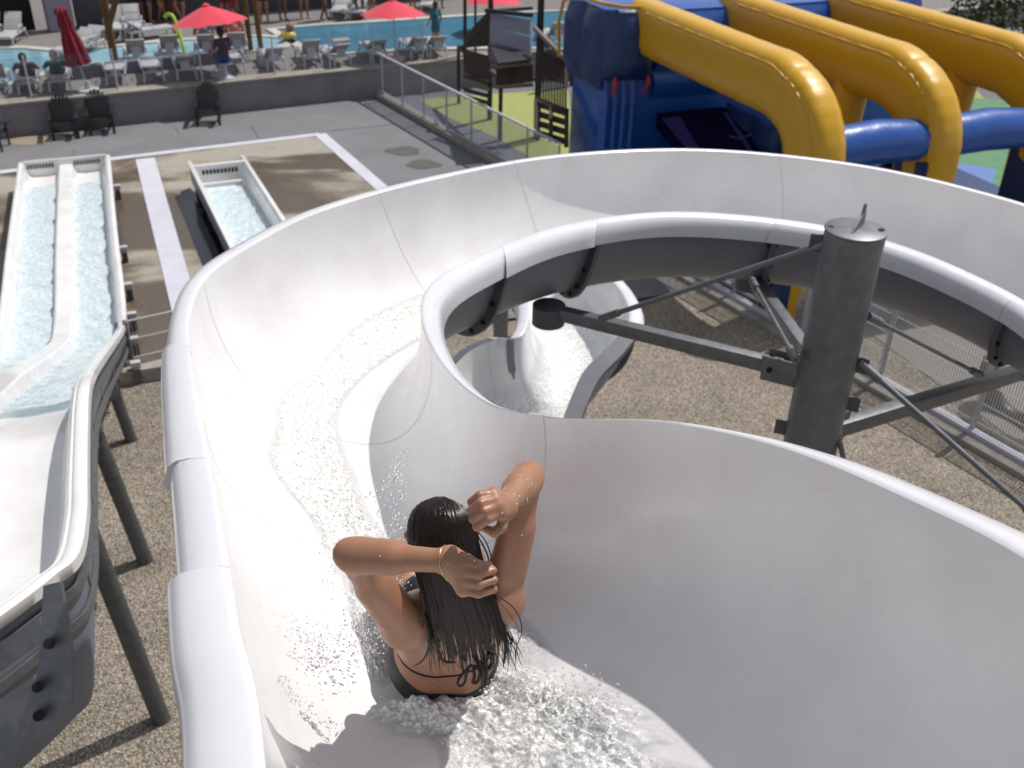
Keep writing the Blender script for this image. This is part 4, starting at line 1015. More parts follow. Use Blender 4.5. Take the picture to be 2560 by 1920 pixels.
# ---------------------------------------------------------------- umbrellas
M['red'] = mat('red_umbrella_cloth', (.62, .018, .055), rough=.75, Sheen_Weight=.2); M['red2'] = mat('faded_dark_red_cloth', (.23, .01, .03), rough=.8, noise=(6, .3))
M['pole'] = mat('white_pole', (.5, .5, .52), rough=.4)
def umbrella(loc, rad, h, tilt, label):
    rt = empty('umbrella', loc, label, 'umbrella', 'open red umbrellas'); x, y, z = loc; rt.rotation_euler = (0, 0, 0)
    top = np.array([x + tilt[0], y + tilt[1], z + h]); ax = unit(top - np.array([x, y, z])); _, sx, sy = frame(ax, (1, 0, 0))
    nn = 8; b = MB(); rings = []
    for j in range(9):
        v = j / 8; ring = []
        for k in range(nn * 6):
            a = 2 * math.pi * k / (nn * 6); seg = (k % 6) / 6; sag = 1 - .10 * math.sin(math.pi * seg)
            r_ = rad * v * sag; ring.append(top + (sx * math.cos(a) + sy * math.sin(a)) * r_ - ax * (rad * .42 * v ** 1.15 - .03 * math.sin(math.pi * seg) * v))
        rings.append(ring)
    b.loft(rings, closed=True, caps=False)
    b.build('canopy', M['red'], rt, 30)
    MB().lathe(top + ax * .0, [(.10, -.05), (.09, .01), (.02, .06)], 12, ax).build('finial', M['red'], rt, 40)
    for k in range(nn):
        a = 2 * math.pi * k / nn; MB().tube([top - ax * .05, top + (sx * math.cos(a) + sy * math.sin(a)) * rad * .97 - ax * (rad * .43)], .012, 5).build('rib', M['pole'], rt)
    MB().tube([(x, y, z), top], .022, 8).build('pole', M['pole'], rt, 60)
    MB().lathe((x, y, z), [(.27, 0), (.27, .05), (.08, .07), (.05, .25)], 20).build('base', M['whiteplastic'], rt, 40)
    return rt
q = P(553, 188, z=DZ); umbrella((q[0], q[1], DZ), 1.02, 1.74, (-.2, .1), 'open red umbrella shading the group in front of the shallow pool')
q = P(990, 148, z=DZ); umbrella((q[0], q[1] , DZ), .95, 1.58, (-.05, .1), 'open red umbrella over the edge of the big pool')
q = P(1232, 84, z=DZ); umbrella((q[0], q[1], DZ), .95, 1.3, (0, .1), 'open red umbrella half out of frame above the black tower')
q = P(222, 228, z=DZ); rt = empty('closed_umbrella', (q[0], q[1], DZ), 'closed dark red umbrella leaning on a white base at the wall edge', 'umbrella')
top = np.array([q[0] - .36, q[1] + .1, DZ + 2.0]); bt = np.array([q[0], q[1], DZ]); ax = unit(top - bt); _, sx, sy = frame(ax, (1, 0, 0)); rings = []
for t, r_ in ((0.0, .03), (.05, .10), (.14, .15), (.2, .11), (.45, .15), (.52, .12), (.8, .19), (1.1, .23), (1.38, .26), (1.40, .2)):
    rings.append([top - ax * t + (sx * math.cos(a) + sy * math.sin(a)) * r_ * (1 + .22 * math.sin(8 * a)) for a in np.linspace(0, 6.283, 48, endpoint=False)])
MB().loft(rings).build('folded_canopy', M['red2'], rt, 50)
MB().tube([bt, top], .02, 8).build('pole', M['pole'], rt, 60)
MB().lathe(bt, [(.25, 0), (.25, .05), (.08, .07), (.05, .25)], 20).build('base', M['whiteplastic'], rt, 40)

# ---------------------------------------------------------------- brown shade posts, lime spout, bucket
M['post'] = mat('brown_timber_post', (.15, .085, .03), rough=.8, noise=(9, .4))
def tpost(name, foot, head, r0, label, fork=None, z0=DZ, gp='brown timber posts on the pool deck'):
    f = P(*foot, z=z0); rt = empty(name, (f[0], f[1], z0), label, 'post', gp)
    h = P(*head, d=proj(f)[2] - 1.2)
    MB().tube([f, f * .5 + h * .5, h], [r0, r0 * 1.05, r0 * 1.1], 12).build('trunk', M['post'], rt, 60)
    if fork: MB().tube([P(*fork[0], d=proj(f)[2] - .8), P(*fork[1], d=proj(f)[2] - 1.4)], r0 * .8, 10).build('branch', M['post'], rt, 60)
tpost('timber_post', (291, 172), (248, -60), .10, 'thick brown timber post with a fork right of the closed umbrella', ((273, 62), (300, -40)))
tpost('timber_post', (628, 130), (603, -60), .075, 'left one of the two thin brown posts right of the red umbrella')
tpost('timber_post', (656, 148), (628, -60), .075, 'right one of the two thin brown posts right of the red umbrella')
dd = proj(P(462, 135, z=DZ))[2]; sp = [P(x, y, d=dd) for x, y in ((464, 142), (456, 110), (447, 78), (438, 52), (429, 38), (419, 36), (411, 44))]
rt = empty('water_spout', P(464, 142, z=DZ), 'lime green curved water spout rising from the shallow pool', 'water spout')
MB().tube(cr(sp, 24), .05, 10).build('pipe', mat('lime_plastic', (.30, .45, .02), rough=.4), rt, 60)
MB().tube([P(436, 70, d=dd), P(443, 88, d=dd), P(448, 96, d=dd)], [.06, .11, .03], 10).build('leaf', M['lime'] if 'lime' in M else mat('lime_leaf', (.16, .28, .01), rough=.5), rt, 60)
q = P(664, 166, z=DZ); tag(MB().lathe((q[0], q[1], DZ), [(.13, 0), (.17, .1), (.17, .26), (.12, .36), (.06, .38)], 20).build('bucket', M['whiteplastic'], None, 50), 'round white bucket between the two last loungers before the tall one', 'bucket')
q = P(722, 105, z=DZ); rt = empty('pool_toy', (q[0], q[1], DZ), 'yellow pool toy with dark top on the coping between the pools', 'pool toy')
MB().sphere(q + ZD * .2, .2, 14, 10, (1.2, 1, .7)).build('body', mat('yellow_toy', (.6, .42, .1), rough=.4), rt, 180); MB().sphere(q + ZD * .42 + WD * .08, .13, 12, 8).build('head', mat('brown_toy', (.2, .12, .06), rough=.6), rt, 180)
# ---------------------------------------------------------------- building at the back
bA = P(128, 76, z=DZ); bB = P(420, 52, z=DZ); bd = unit(bB - bA); bn = np.array([-bd[1], bd[0], 0])
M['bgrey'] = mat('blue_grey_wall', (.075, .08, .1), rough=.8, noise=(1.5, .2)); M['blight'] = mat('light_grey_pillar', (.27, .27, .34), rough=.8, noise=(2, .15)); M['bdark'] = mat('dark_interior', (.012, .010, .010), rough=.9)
bg = empty('pool_building', bA, 'grey building with dark open doorway and pale pillar at the top left', 'building')
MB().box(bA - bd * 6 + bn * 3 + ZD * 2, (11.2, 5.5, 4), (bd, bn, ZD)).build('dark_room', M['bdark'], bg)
MB().box(bA + bd * .3 + ZD * 2.0 - bn * .05, (.75, .5, 4), (bd, bn, ZD), .02).build('pillar', M['blight'], bg)
MB().box(bA + bd * 12.6 + bn * .2 + ZD * .95, (23.6, .3, 1.9), (bd, bn, ZD)).build('lower_wall', M['bgrey'], bg)
for k in range(8): MB().box(bA + bd * (2.2 + 3.0 * k) + bn * .2 + ZD * 2.5, (2.7, .2, 1.15), (bd, bn, ZD)).build('window', mat('pale_window', (.22, .22, .26), rough=.3) if k == 0 else bpy.data.materials['pale_window'], bg)
MB().box(bA + bd * 12.6 + bn * .3 + ZD * 3.6, (23.6, .4, 1.0), (bd, bn, ZD)).build('upper_wall', M['blight'], bg)
MB().box(bA - bd * 3.2 - bn * .1 + ZD * 2.3, (.8, .1, .35), (bd, bn, ZD)).build('lamp_panel', M['blight'], bg)

# ---------------------------------------------------------------- bodies from distance fields
import openvdb
def sdf_mesh(prims, vox, pad=.03, smooth=2):
    """prims: (a, b, ra, rb, k[, sub]) tapered capsules merged smoothly (k = blend radius)"""
    lo = np.min([np.minimum(p[0], p[1]) - max(p[2], p[3]) for p in prims], 0) - pad
    hi = np.max([np.maximum(p[0], p[1]) + max(p[2], p[3]) for p in prims], 0) + pad
    n = np.ceil((hi - lo) / vox).astype(int) + 1; D = np.full(n, 1.0, np.float32)
    ax = [lo[i] + np.arange(n[i]) * vox for i in range(3)]
    for p in prims:
        a, b, ra, rb, k = p[:5]; a = np.asarray(a, float); b = np.asarray(b, float); fl = p[5] if len(p) > 5 else None
        m = max(ra, rb) + k + 3 * vox
        if fl is not None: m *= 1.0
        i0 = [int(max(0, math.floor((min(a[i], b[i]) - m - lo[i]) / vox))) for i in range(3)]
        i1 = [int(min(n[i], math.ceil((max(a[i], b[i]) + m - lo[i]) / vox) + 1)) for i in range(3)]
        X, Y, Z = np.meshgrid(*[ax[i][i0[i]:i1[i]] for i in range(3)], indexing='ij')
        px, py, pz = X - a[0], Y - a[1], Z - a[2]; d = b - a
        if fl is not None:          # flattened capsule: squash distances along fl direction by factor
            fdir, fs = unit(fl[0]), fl[1]
            q = (px * fdir[0] + py * fdir[1] + pz * fdir[2]); dq = d @ fdir
            px = px + fdir[0] * q * (1 / fs - 1); py = py + fdir[1] * q * (1 / fs - 1); pz = pz + fdir[2] * q * (1 / fs - 1); d = d + fdir * dq * (1 / fs - 1)
        L2 = max(d @ d, 1e-9)
        t = np.clip((px * d[0] + py * d[1] + pz * d[2]) / L2, 0, 1)
        dist = np.sqrt((px - d[0] * t) ** 2 + (py - d[1] * t) ** 2 + (pz - d[2] * t) ** 2) - (ra + (rb - ra) * t)
        if fl is not None: dist = dist * min(1.0, fl[1] * 1.15)
        S = D[i0[0]:i1[0], i0[1]:i1[1], i0[2]:i1[2]]
        if len(p) > 6 and p[6] == 'cut':
            h = np.clip(.5 - .5 * (S + dist) / k, 0, 1); S[...] = S * (1 - h) + (-dist) * h + k * h * (1 - h)
        else:
            h = np.clip(.5 + .5 * (S - dist) / k, 0, 1); S[...] = S * (1 - h) + dist * h - k * h * (1 - h)
    g = openvdb.FloatGrid(background=1.0); g.copyFromArray(np.clip(D, -3 * vox, 3 * vox)); g.background = 3 * vox
    pts, quads = g.convertToQuads(isovalue=0.0)[:2]
    V = lo + np.asarray(pts, float) * vox; Q = np.asarray(quads)
    for _ in range(smooth):
        acc = np.zeros_like(V); cnt = np.zeros(len(V))
        for i, j in ((0, 1), (1, 2), (2, 3), (3, 0)):
            np.add.at(acc, Q[:, i], V[Q[:, j]]); np.add.at(acc, Q[:, j], V[Q[:, i]]); np.add.at(cnt, Q[:, i], 1); np.add.at(cnt, Q[:, j], 1)
        V = V * .5 + .5 * acc / np.maximum(cnt, 1)[:, None]
    return V, Q
def build_sdf(prims, vox, name, m, parent=None, smooth=2):
    V, Q = sdf_mesh(prims, vox, smooth=smooth); b = MB(); b.v = [tuple(q) for q in V]; b.f = [tuple(int(i) for i in q) for q in Q]
    return b.build(name, m, parent, 180)
def skinm(name, c):
    m = mat(name, c, rough=.42, noise=(30, .12)); b = m.node_tree.nodes['Principled BSDF']
    b.inputs['Subsurface Weight'].default_value = .12; b.inputs['Subsurface Radius'].default_value = (.012, .004, .002); b.inputs['Subsurface Scale'].default_value = 1.0
    return m
M['skinA'] = skinm('tan_skin', (.36, .17, .10)); M['skinB'] = skinm('brown_skin', (.16, .07, .04))
M['hairA'] = mat('brown_hair', (.05, .03, .018), rough=.5)
def cloth(c): 
    nm = 'cloth_%d_%d_%d' % tuple(int(x * 100) for x in c)
    return bpy.data.materials.get(nm) or mat(nm, c, rough=.8)
def person(loc, rz, pose, label, top=None, bottom=(.02, .02, .03), hair=(.04, .025, .015), sk='skinA', gp=None, sc=1.0):
    """small background figure. pose: stand, walk, sit, recline. faces -Y locally."""
    rt = empty('person', loc, label, 'person', gp)
    V3 = lambda *a: np.array(a, float) * sc + np.array(loc, float)
    if pose in ('stand', 'walk'):
        hip = .92; s = .12 if pose == 'walk' else .03
        J = dict(pel=(0, 0, .95), ch=(0, -.01, 1.25), nk=(0, 0, 1.46), hd=(0, -.02, 1.60), ls=(-.17, 0, 1.40), rs=(.17, 0, 1.40), le=(-.25, .03, 1.12), re=(.25, .0, 1.12), lw=(-.24, -.08, .88), rw=(.23, -.16, .95),
                 lh=(-.09, 0, .90), rh=(.09, 0, .90), lk=(-.10, -s, .50), rk=(.10, s * .3, .50), la=(-.11, s * .6, .08), ra=(.11, -s * .2, .08))
    elif pose == 'sit':
        J = dict(pel=(0, 0, .12), ch=(0, .0, .42), nk=(0, -.02, .62), hd=(0, -.05, .76), ls=(-.17, 0, .56), rs=(.17, 0, .56), le=(-.26, -.05, .30), re=(.26, -.08, .30), lw=(-.16, -.26, .26), rw=(.16, -.28, .30),
                 lh=(-.09, -.02, .1), rh=(.09, -.02, .1), lk=(-.12, -.42, .2), rk=(.12, -.42, .22), la=(-.12, -.62, -.1), ra=(.12, -.66, -.08))
    else:
        J = dict(pel=(0, 0, .10), ch=(0, .24, .27), nk=(0, .42, .42), hd=(0, .50, .56), ls=(-.17, .36, .36), rs=(.17, .36, .36), le=(-.28, .2, .24), re=(.28, .2, .24), lw=(-.24, -.04, .24), rw=(.24, -.04, .24),
                 lh=(-.09, 0, .1), rh=(.09, 0, .1), lk=(-.11, -.44, .18), rk=(.11, -.44, .22), la=(-.1, -.84, .1), ra=(.1, -.84, .12))
    c, s_ = math.cos(rz), math.sin(rz)
    J = {k: V3(v[0] * c - v[1] * s_, v[0] * s_ + v[1] * c, v[2]) for k, v in J.items()}
    f = sc
    pr = [(J['pel'], J['ch'], .13 * f, .125 * f, .05), (J['ls'], J['rs'], .06 * f, .06 * f, .05), (J['nk'], J['hd'], .05 * f, .07 * f, .03), (J['hd'], J['hd'] + ZD * .04, .092 * f, .09 * f, .02)]
    for a, b, r0, r1 in (('ls', 'le', .05, .04), ('rs', 're', .05, .04), ('le', 'lw', .038, .03), ('re', 'rw', .038, .03), ('lh', 'lk', .085, .06), ('rh', 'rk', .085, .06), ('lk', 'la', .055, .035), ('rk', 'ra', .055, .035)):
        pr.append((J[a], J[b], r0 * f, r1 * f, .03))
    fw = np.array([s_, -c, 0])
    for a in ('la', 'ra'): pr.append((J[a] - ZD * .03, J[a] - ZD * .05 + fw * .15, .035 * f, .03 * f, .02))
    for a, e in (('lw', 'le'), ('rw', 're')): pr.append((J[a], J[a] + unit(J[a] - J[e]) * .14, .034 * f, .022 * f, .02))
    build_sdf(pr, .022, 'body', M[sk], rt, 1)
    hd = J['hd']; build_sdf([(hd + ZD * .05 - fw * .015, hd + ZD * .02 - fw * .03, .095 * f, .095 * f, .02), (hd - fw * .05, hd - ZD * .08 - fw * .05, .07 * f, .05 * f, .03)], .02, 'hair', cloth(hair), rt, 1)
    if bottom: build_sdf([(J['lh'], J['lh'] * .55 + J['lk'] * .45, .10 * f, .09 * f, .03), (J['rh'], J['rh'] * .55 + J['rk'] * .45, .10 * f, .09 * f, .03), (J['pel'], J['pel'] + ZD * .02, .14 * f, .14 * f, .04)], .022, 'shorts', cloth(bottom), rt, 1)
    if top: build_sdf([(J['pel'] + (J['ch'] - J['pel']) * .2, J['ch'], .14 * f, .138 * f, .04), (J['ls'], J['rs'], .072 * f, .072 * f, .04), (J['ls'], J['ls'] * .4 + J['le'] * .6, .062 * f, .055 * f, .03), (J['rs'], J['rs'] * .4 + J['re'] * .6, .062 * f, .055 * f, .03)], .022, 'shirt', cloth(top), rt, 1)
    return rt
def pz(x, y, z=DZ): q = P(x, y, z=z); return (q[0], q[1], z)
CW = 'people standing on the far pool deck'
CR_ = [(352, 60, .3, 'stand', 'person in dark swimwear standing beside the shaded lounger at the far building', None, (.02, .02, .03), 'skinB'),
       (378, 58, 2.0, 'stand', 'person in a blue skirt standing left of the lime spout', None, (.01, .08, .22), 'skinA'),
       (408, 56, 1.0, 'walk', 'person in orange brown shorts standing right above the lime spout', (.12, .04, .02), (.2, .06, .02), 'skinA'),
       (432, 54, 2.4, 'stand', 'person in a dark red top standing above the left half of the umbrella', (.25, .02, .03), (.03, .02, .03), 'skinB'),
       (456, 56, -.6, 'walk', 'person in black trunks just left of the open umbrella tip', None, (.015, .015, .02), 'skinA'),
       (568, 62, .4, 'stand', 'person in a bright red shirt behind the right half of the umbrella', (.45, .01, .03), (.2, .01, .02), 'skinA'),
       (588, 64, 1.9, 'walk', 'person in red shorts left of the two thin brown posts', None, (.3, .01, .02), 'skinB'),
       (662, 56, .2, 'stand', 'person in an orange top and black shorts behind the two thin brown posts', (.5, .2, .03), (.01, .01, .012), 'skinA'),
       (708, 52, 2.8, 'stand', 'person in bright blue trunks by the far pool edge', (.02, .02, .03), (.01, .16, .42), 'skinB'),
       (762, 46, .5, 'stand', 'person in a dark red dress by the far pool edge', (.2, .02, .03), (.2, .02, .04), 'skinA'),
       (812, 50, 1.2, 'walk', 'person in a long dark dress near the far pool edge', (.02, .02, .03), (.02, .02, .03), 'skinB'),
       (902, 46, -.8, 'walk', 'person walking in black left of the second open umbrella', (.02, .02, .03), (.03, .025, .03), 'skinB'),
       (930, 40, 2.2, 'stand', 'person in blue denim shorts left of the second open umbrella', None, (.04, .10, .3), 'skinA'),
       (1032, 26, 1.0, 'stand', 'person in a green and yellow top right of the second open umbrella', (.35, .33, .05), (.05, .05, .06), 'skinA'),
       (1098, 20, .4, 'stand', 'person in dark clothes at the far deck near the tower', (.05, .02, .04), (.05, .03, .05), 'skinB')]
for x, y, a, ps_, lab, tp, bt_, sk in CR_: person(pz(x, y), a, ps_, lab, tp, bt_, sk=sk, gp=CW)
M['pillar'] = M['blight']
# bathers near the wall
q = P(76, 238, z=DZ) + UD * .62 + ZD * .30; person(tuple(q), ROT0 + math.pi, 'recline', 'sunbather with dark hair and brown top on the second lounger from the left', (.05, .025, .025), (.03, .02, .02), gp='sunbathers on the front loungers')
q = P(152, 232, z=DZ) + UD * .62 + ZD * .30; person(tuple(q), ROT0 + math.pi, 'recline', 'grey haired sunbather in a dark teal top left of the closed umbrella', (.015, .07, .09), (.03, .03, .04), hair=(.3, .28, .26), gp='sunbathers on the front loungers')
q = P(524, 158, z=DZ) + UD * .5 + ZD * .38; person(tuple(q), ROT0 + math.pi, 'sit', 'dark haired person sitting with the back turned under the red umbrella', (.16, .16, .2), (.03, .03, .05), hair=(.02, .015, .012), gp='seated group under the red umbrella')
q = P(600, 152, z=DZ) + UD * .5 + ZD * .38; person(tuple(q), ROT0 + math.pi, 'sit', 'person in a salmon pink top sitting under the right tip of the umbrella', (.5, .16, .14), (.1, .1, .15), hair=(.03, .02, .015), gp='seated group under the red umbrella')
q = P(566, 196, z=DZ) + ZD * .40; person(tuple(q), ROT0 + math.pi + .5, 'sit', 'person in dark blue shorts sitting sideways at the umbrella pole', (.06, .03, .05), (.01, .04, .16), sk='skinA', gp='seated group under the red umbrella')
tag(MB().lathe(tuple(P(566, 196, z=DZ)), [(.2, 0), (.2, .03), (.05, .05), (.05, .36), (.19, .38), (.19, .40)], 16).build('stool', M['whiteplastic'], None, 40), 'small white stool under the sideways seated person', 'stool')
q = P(1090, 124, z=DZ + .03); q2 = (q[0], q[1], DZ); person(q2, ROT0 + math.pi + .4, 'stand', 'woman in a teal shirt bending at the edge of the big pool', (.02, .15, .19), (.02, .10, .13), sc=.80, hair=(.04, .02, .015))
# towel on the lounger by the big pool
q = P(862, 168, z=DZ) + UD * .3 + ZD * .66
tag(MB().box(q, (.5, .34, .05), (unit(WD + UD * .2), unit(UD), ZD), .02).build('towel', mat('beige_towel', (.33, .29, .24), rough=.95, bump=(40, .6, .01)), None, 40), 'beige towel thrown over the lounger before the big pool', 'towel')
# ---------------------------------------------------------------- the woman on the slide
from mathutils.bvhtree import BVHTree
def skin_detail(m):
    n = m.node_tree.nodes; l = m.node_tree.links; b = n['Principled BSDF']; tc = n['Texture Coordinate']
    t = n.new('ShaderNodeTexNoise'); t.inputs['Scale'].default_value = 11; t.inputs['Detail'].default_value = 5; l.new(tc.outputs['Object'], t.inputs['Vector'])
    r = n.new('ShaderNodeValToRGB'); r.color_ramp.elements[0].position = .3; r.color_ramp.elements[1].position = .7
    r.color_ramp.elements[0].color = (.325, .147, .084, 1); r.color_ramp.elements[1].color = (.305, .165, .098, 1); l.new(t.outputs['Fac'], r.inputs['Fac']); l.new(r.outputs[0], b.inputs['Base Color'])
    t2 = n.new('ShaderNodeTexNoise'); t2.inputs['Scale'].default_value = 28; t2.inputs['Detail'].default_value = 6; l.new(tc.outputs['Object'], t2.inputs['Vector'])
    rr = n.new('ShaderNodeMapRange'); rr.inputs[1].default_value = .35; rr.inputs[2].default_value = .65; rr.inputs[3].default_value = .34; rr.inputs[4].default_value = .62; l.new(t2.outputs['Fac'], rr.inputs[0]); l.new(rr.outputs[0], b.inputs['Roughness'])
    v = n.new('ShaderNodeTexVoronoi'); v.inputs['Scale'].default_value = 420; l.new(tc.outputs['Object'], v.inputs['Vector'])
    bb = n.new('ShaderNodeBump'); bb.inputs['Strength'].default_value = .18; bb.inputs['Distance'].default_value = .0006; l.new(v.outputs['Distance'], bb.inputs['Height']); l.new(bb.outputs[0], b.inputs['Normal'])
M['skin'] = skinm('tanned_wet_skin', (.40, .195, .118))
bsd = M['skin'].node_tree.nodes['Principled BSDF']; bsd.inputs['Coat Weight'].default_value = .10; bsd.inputs['Coat Roughness'].default_value = .3
skin_detail(M['skin'])
M['hair'] = mat('wet_black_hair', (.013, .0075, .0058), rough=.32, spec=.27)
chv = Vector; Pg, Ng = FL.grid(range(0, 60), 40)
fb = MB(); fb.loft([list(r) for r in Pg], closed=False); fbvh = BVHTree.FromPolygons([Vector(q) for q in fb.v], fb.f)
def on_floor(px, py):
    h = fbvh.ray_cast(Vector(CAM), Vector(unit(ray(px, py)))); return None if h[0] is None else np.array(h[0])
M['bikini'] = mat('black_swim_fabric', (.008, .008, .010), rough=.55, bump=(220, .3, .001))
seat = on_floor(1103, 1772); pel = seat + np.array([.0, .095, .098]); nb = P(1128, 1515, d=2.52)
S = unit(np.array([.985, .12, .0])); UPV = unit(nb - pel); FW = unit(np.cross(UPV, S)) ; 
if FW[1] < 0: FW = -FW
Ls = P(1012, 1560, d=2.49); Rs = P(1250, 1504, d=2.49)
Le = P(878, 1388, d=2.28); Lw = P(1112, 1402, d=2.17)
Re = P(1322, 1194, d=2.40); Rw = P(1262, 1262, d=2.16)
hc = P(1105, 1345, d=2.46)
tl = np.linalg.norm(nb - pel)
w1 = pel + UPV * tl * .34; c1 = pel + UPV * tl * .66; c2 = pel + UPV * tl * .9
FL7 = (FW, .74)
pr = [
 (pel - S * .058, pel + S * .058, .095, .095, .05, (FW, .85)),
 (pel - S * .06 - FW * .025 - ZD * .025, pel - S * .05 - FW * .02, .076, .076, .04), (pel + S * .06 - FW * .025 - ZD * .025, pel + S * .05 - FW * .02, .076, .076, .04),
 (w1 - S * .048, w1 + S * .048, .082, .082, .06, FL7), (pel, w1, .10, .088, .06, FL7), (w1, c1, .09, .098, .06, FL7),
 (c1 - S * .055, c1 + S * .055, .096, .096, .06, FL7), (c2 - S * .07, c2 + S * .07, .07, .07, .06, FL7), (c1, c2, .1, .085, .05, FL7),
 (Ls, nb - S * .02, .047, .045, .05), (Rs, nb + S * .02, .047, .045, .05),
 (c1 - S * .085, Ls, .055, .052, .05), (c1 + S * .085, Rs, .055, .052, .05),
 (c1 - S * .07 - FW * .045, c2 - S * .085 - FW * .04, .036, .040, .035), (c1 + S * .07 - FW * .045, c2 + S * .085 - FW * .04, .036, .040, .035),
 (nb - ZD * .02, hc - ZD * .03 + FW * .01, .052, .047, .03),
 (c1 - S * .07 + FW * .085, c1 - S * .07 + FW * .09, .052, .052, .03), (c1 + S * .07 + FW * .085, c1 + S * .07 + FW * .09, .052, .052, .03),
 # head, jaw, nose, ears, lips, brow
 (hc, hc + FW * .025, .074, .07, .02), (hc + FW * .05 - ZD * .06, hc + FW * .03 - ZD * .02, .042, .055, .03), (hc + FW * .095 - ZD * .02, hc + FW * .112 - ZD * .04, .008, .013, .012),
 (hc + FW * .086 - ZD * .065 - S * .012, hc + FW * .086 - ZD * .065 + S * .012, .010, .010, .006), (hc + FW * .082 + ZD * .012 - S * .03, hc + FW * .082 + ZD * .012 + S * .03, .010, .010, .012),
 (hc - S * .076 + FW * .01 - ZD * .02, hc - S * .08 + FW * .002 + ZD * .012, .011, .014, .008), (hc + S * .076 + FW * .01 - ZD * .02, hc + S * .08 + FW * .002 + ZD * .012, .011, .014, .008),
]
def limb(a, b, r0, r1, k=.02, bulge=None):
    a = np.asarray(a); b = np.asarray(b); pr.append((a, b, r0, r1, k))
    if bulge: t, off, r = bulge; q = a * (1 - t) + b * t + np.asarray(off); d = (b - a) * .16; pr.append((q - d, q + d, r, r * .92, .03))
tow = -FW
limb(Ls, Le, .050, .034, .03, (.42, -ZD * .004 + tow * .004, .043)); limb(Rs, Re, .045, .033, .03, (.45, tow * .004, .041))
limb(Le, Lw, .035, .0255, .015, (.28, UPV * .001, .038)); limb(Re, Rw, .034, .025, .015, (.3, UPV * .004, .036))
pr.append((Le - unit(Ls * .5 + Lw * .5 - Le) * .010, Le - unit(Ls * .5 + Lw * .5 - Le) * .012, .026, .026, .02)); pr.append((Re - unit(Rs * .5 + Rw * .5 - Re) * .010, Re - unit(Rs * .5 + Rw * .5 - Re) * .012, .024, .024, .02))
# legs
LK = P(1014, 1392, drop=2.12); LA = P(1084, 1362, drop=2.22); RK = P(1165, 1400, drop=2.12); RA = P(1138, 1366, drop=2.22)
LH = pel - S * .075 + FW * .03; RH = pel + S * .075 + FW * .03
for h_, k_, a_ in ((LH, LK, LA), (RH, RK, RA)):
    limb(h_, k_, .086, .055, .04); limb(k_, a_, .055, .034, .02, (.3, -ZD * .012, .053)); ft = a_ + FW * .05; limb(a_, ft + ZD * .03 + FW * .04, .034, .026, .02); pr.append((a_, a_ - ZD * .01 + FW * .02, .036, .034, .01))
# hands: palm then fingers as chains of points
def hand(w_, palm, fingers, thumb, r=.0092, kf=.0035):
    prev = np.asarray(w_)
    for q, r0 in palm: pr.append((prev, q, .024 if prev is w_ else pr_r, r0, .012)); prev = q; pr_r = r0
def chain(pts, rs, k=.0035):
    for i in range(len(pts) - 1): pr.append((pts[i], pts[i + 1], rs[i], rs[i + 1], k if i else .006))
HD = lambda x, y, d: P(x, y, d=d)
# left hand (nearest the eye): back of the hand towards the camera
for a_, b_, r0, r1 in (((1118, 1395, 2.170), (1160, 1406, 2.165), .025, .0165), ((1118, 1405, 2.172), (1164, 1432, 2.165), .024, .0165), ((1120, 1412, 2.175), (1160, 1456, 2.168), .022, .0165), ((1122, 1418, 2.18), (1158, 1474, 2.175), .018, .0150),
                       ((1160, 1408, 2.165), (1158, 1474, 2.172), .0150, .0140), ((1130, 1384, 2.175), (1160, 1398, 2.172), .018, .013)):
    pr.append((HD(*a_), HD(*b_), r0, r1, .012))
for pts in (((1156, 1402, 2.160), (1192, 1412, 2.150), (1222, 1413, 2.165), (1222, 1414, 2.190)),
            ((1160, 1428, 2.158), (1198, 1436, 2.144), (1232, 1426, 2.158), (1228, 1428, 2.188)),
            ((1158, 1452, 2.162), (1199, 1461, 2.148), (1235, 1450, 2.162), (1230, 1450, 2.190)),
            ((1156, 1474, 2.168), (1196, 1484, 2.156), (1234, 1473, 2.168), (1228, 1470, 2.192))):
    chain([HD(*q) for q in pts], [.0108, .0104, .0092, .0082], .0022)
chain([HD(1140, 1385, 2.185), HD(1172, 1398, 2.20), HD(1200, 1412, 2.205), HD(1214, 1424, 2.20)], [.013, .011, .0095, .008], .004)
# right hand: fingers run down to the left, thumb closes below
for a_, b_, r0, r1 in (((1262, 1260, 2.155), (1232, 1236, 2.13), .024, .0150), ((1262, 1264, 2.152), (1240, 1252, 2.12), .024, .0155), ((1262, 1270, 2.15), (1248, 1268, 2.115), .023, .0155), ((1264, 1276, 2.15), (1252, 1284, 2.12), .020, .0145), ((1234, 1238, 2.128), (1252, 1282, 2.12), .0140, .0140)):
    pr.append((HD(*a_), HD(*b_), r0, r1, .012))
for pts in (((1230, 1234, 2.125), (1200, 1238, 2.108), (1178, 1254, 2.122), (1182, 1262, 2.148)),
            ((1238, 1250, 2.115), (1202, 1258, 2.096), (1176, 1276, 2.112), (1180, 1284, 2.14)),
            ((1246, 1266, 2.112), (1210, 1278, 2.092), (1182, 1298, 2.108), (1188, 1304, 2.136)),
            ((1252, 1282, 2.115), (1220, 1298, 2.096), (1192, 1318, 2.110), (1196, 1322, 2.136))):
    chain([HD(*q) for q in pts], [.0106, .0102, .0092, .0080], .0022)
chain([HD(1260, 1290, 2.14), HD(1254, 1318, 2.13), HD(1236, 1331, 2.125), HD(1214, 1322, 2.13)], [.014, .0118, .0110, .0085], .004)
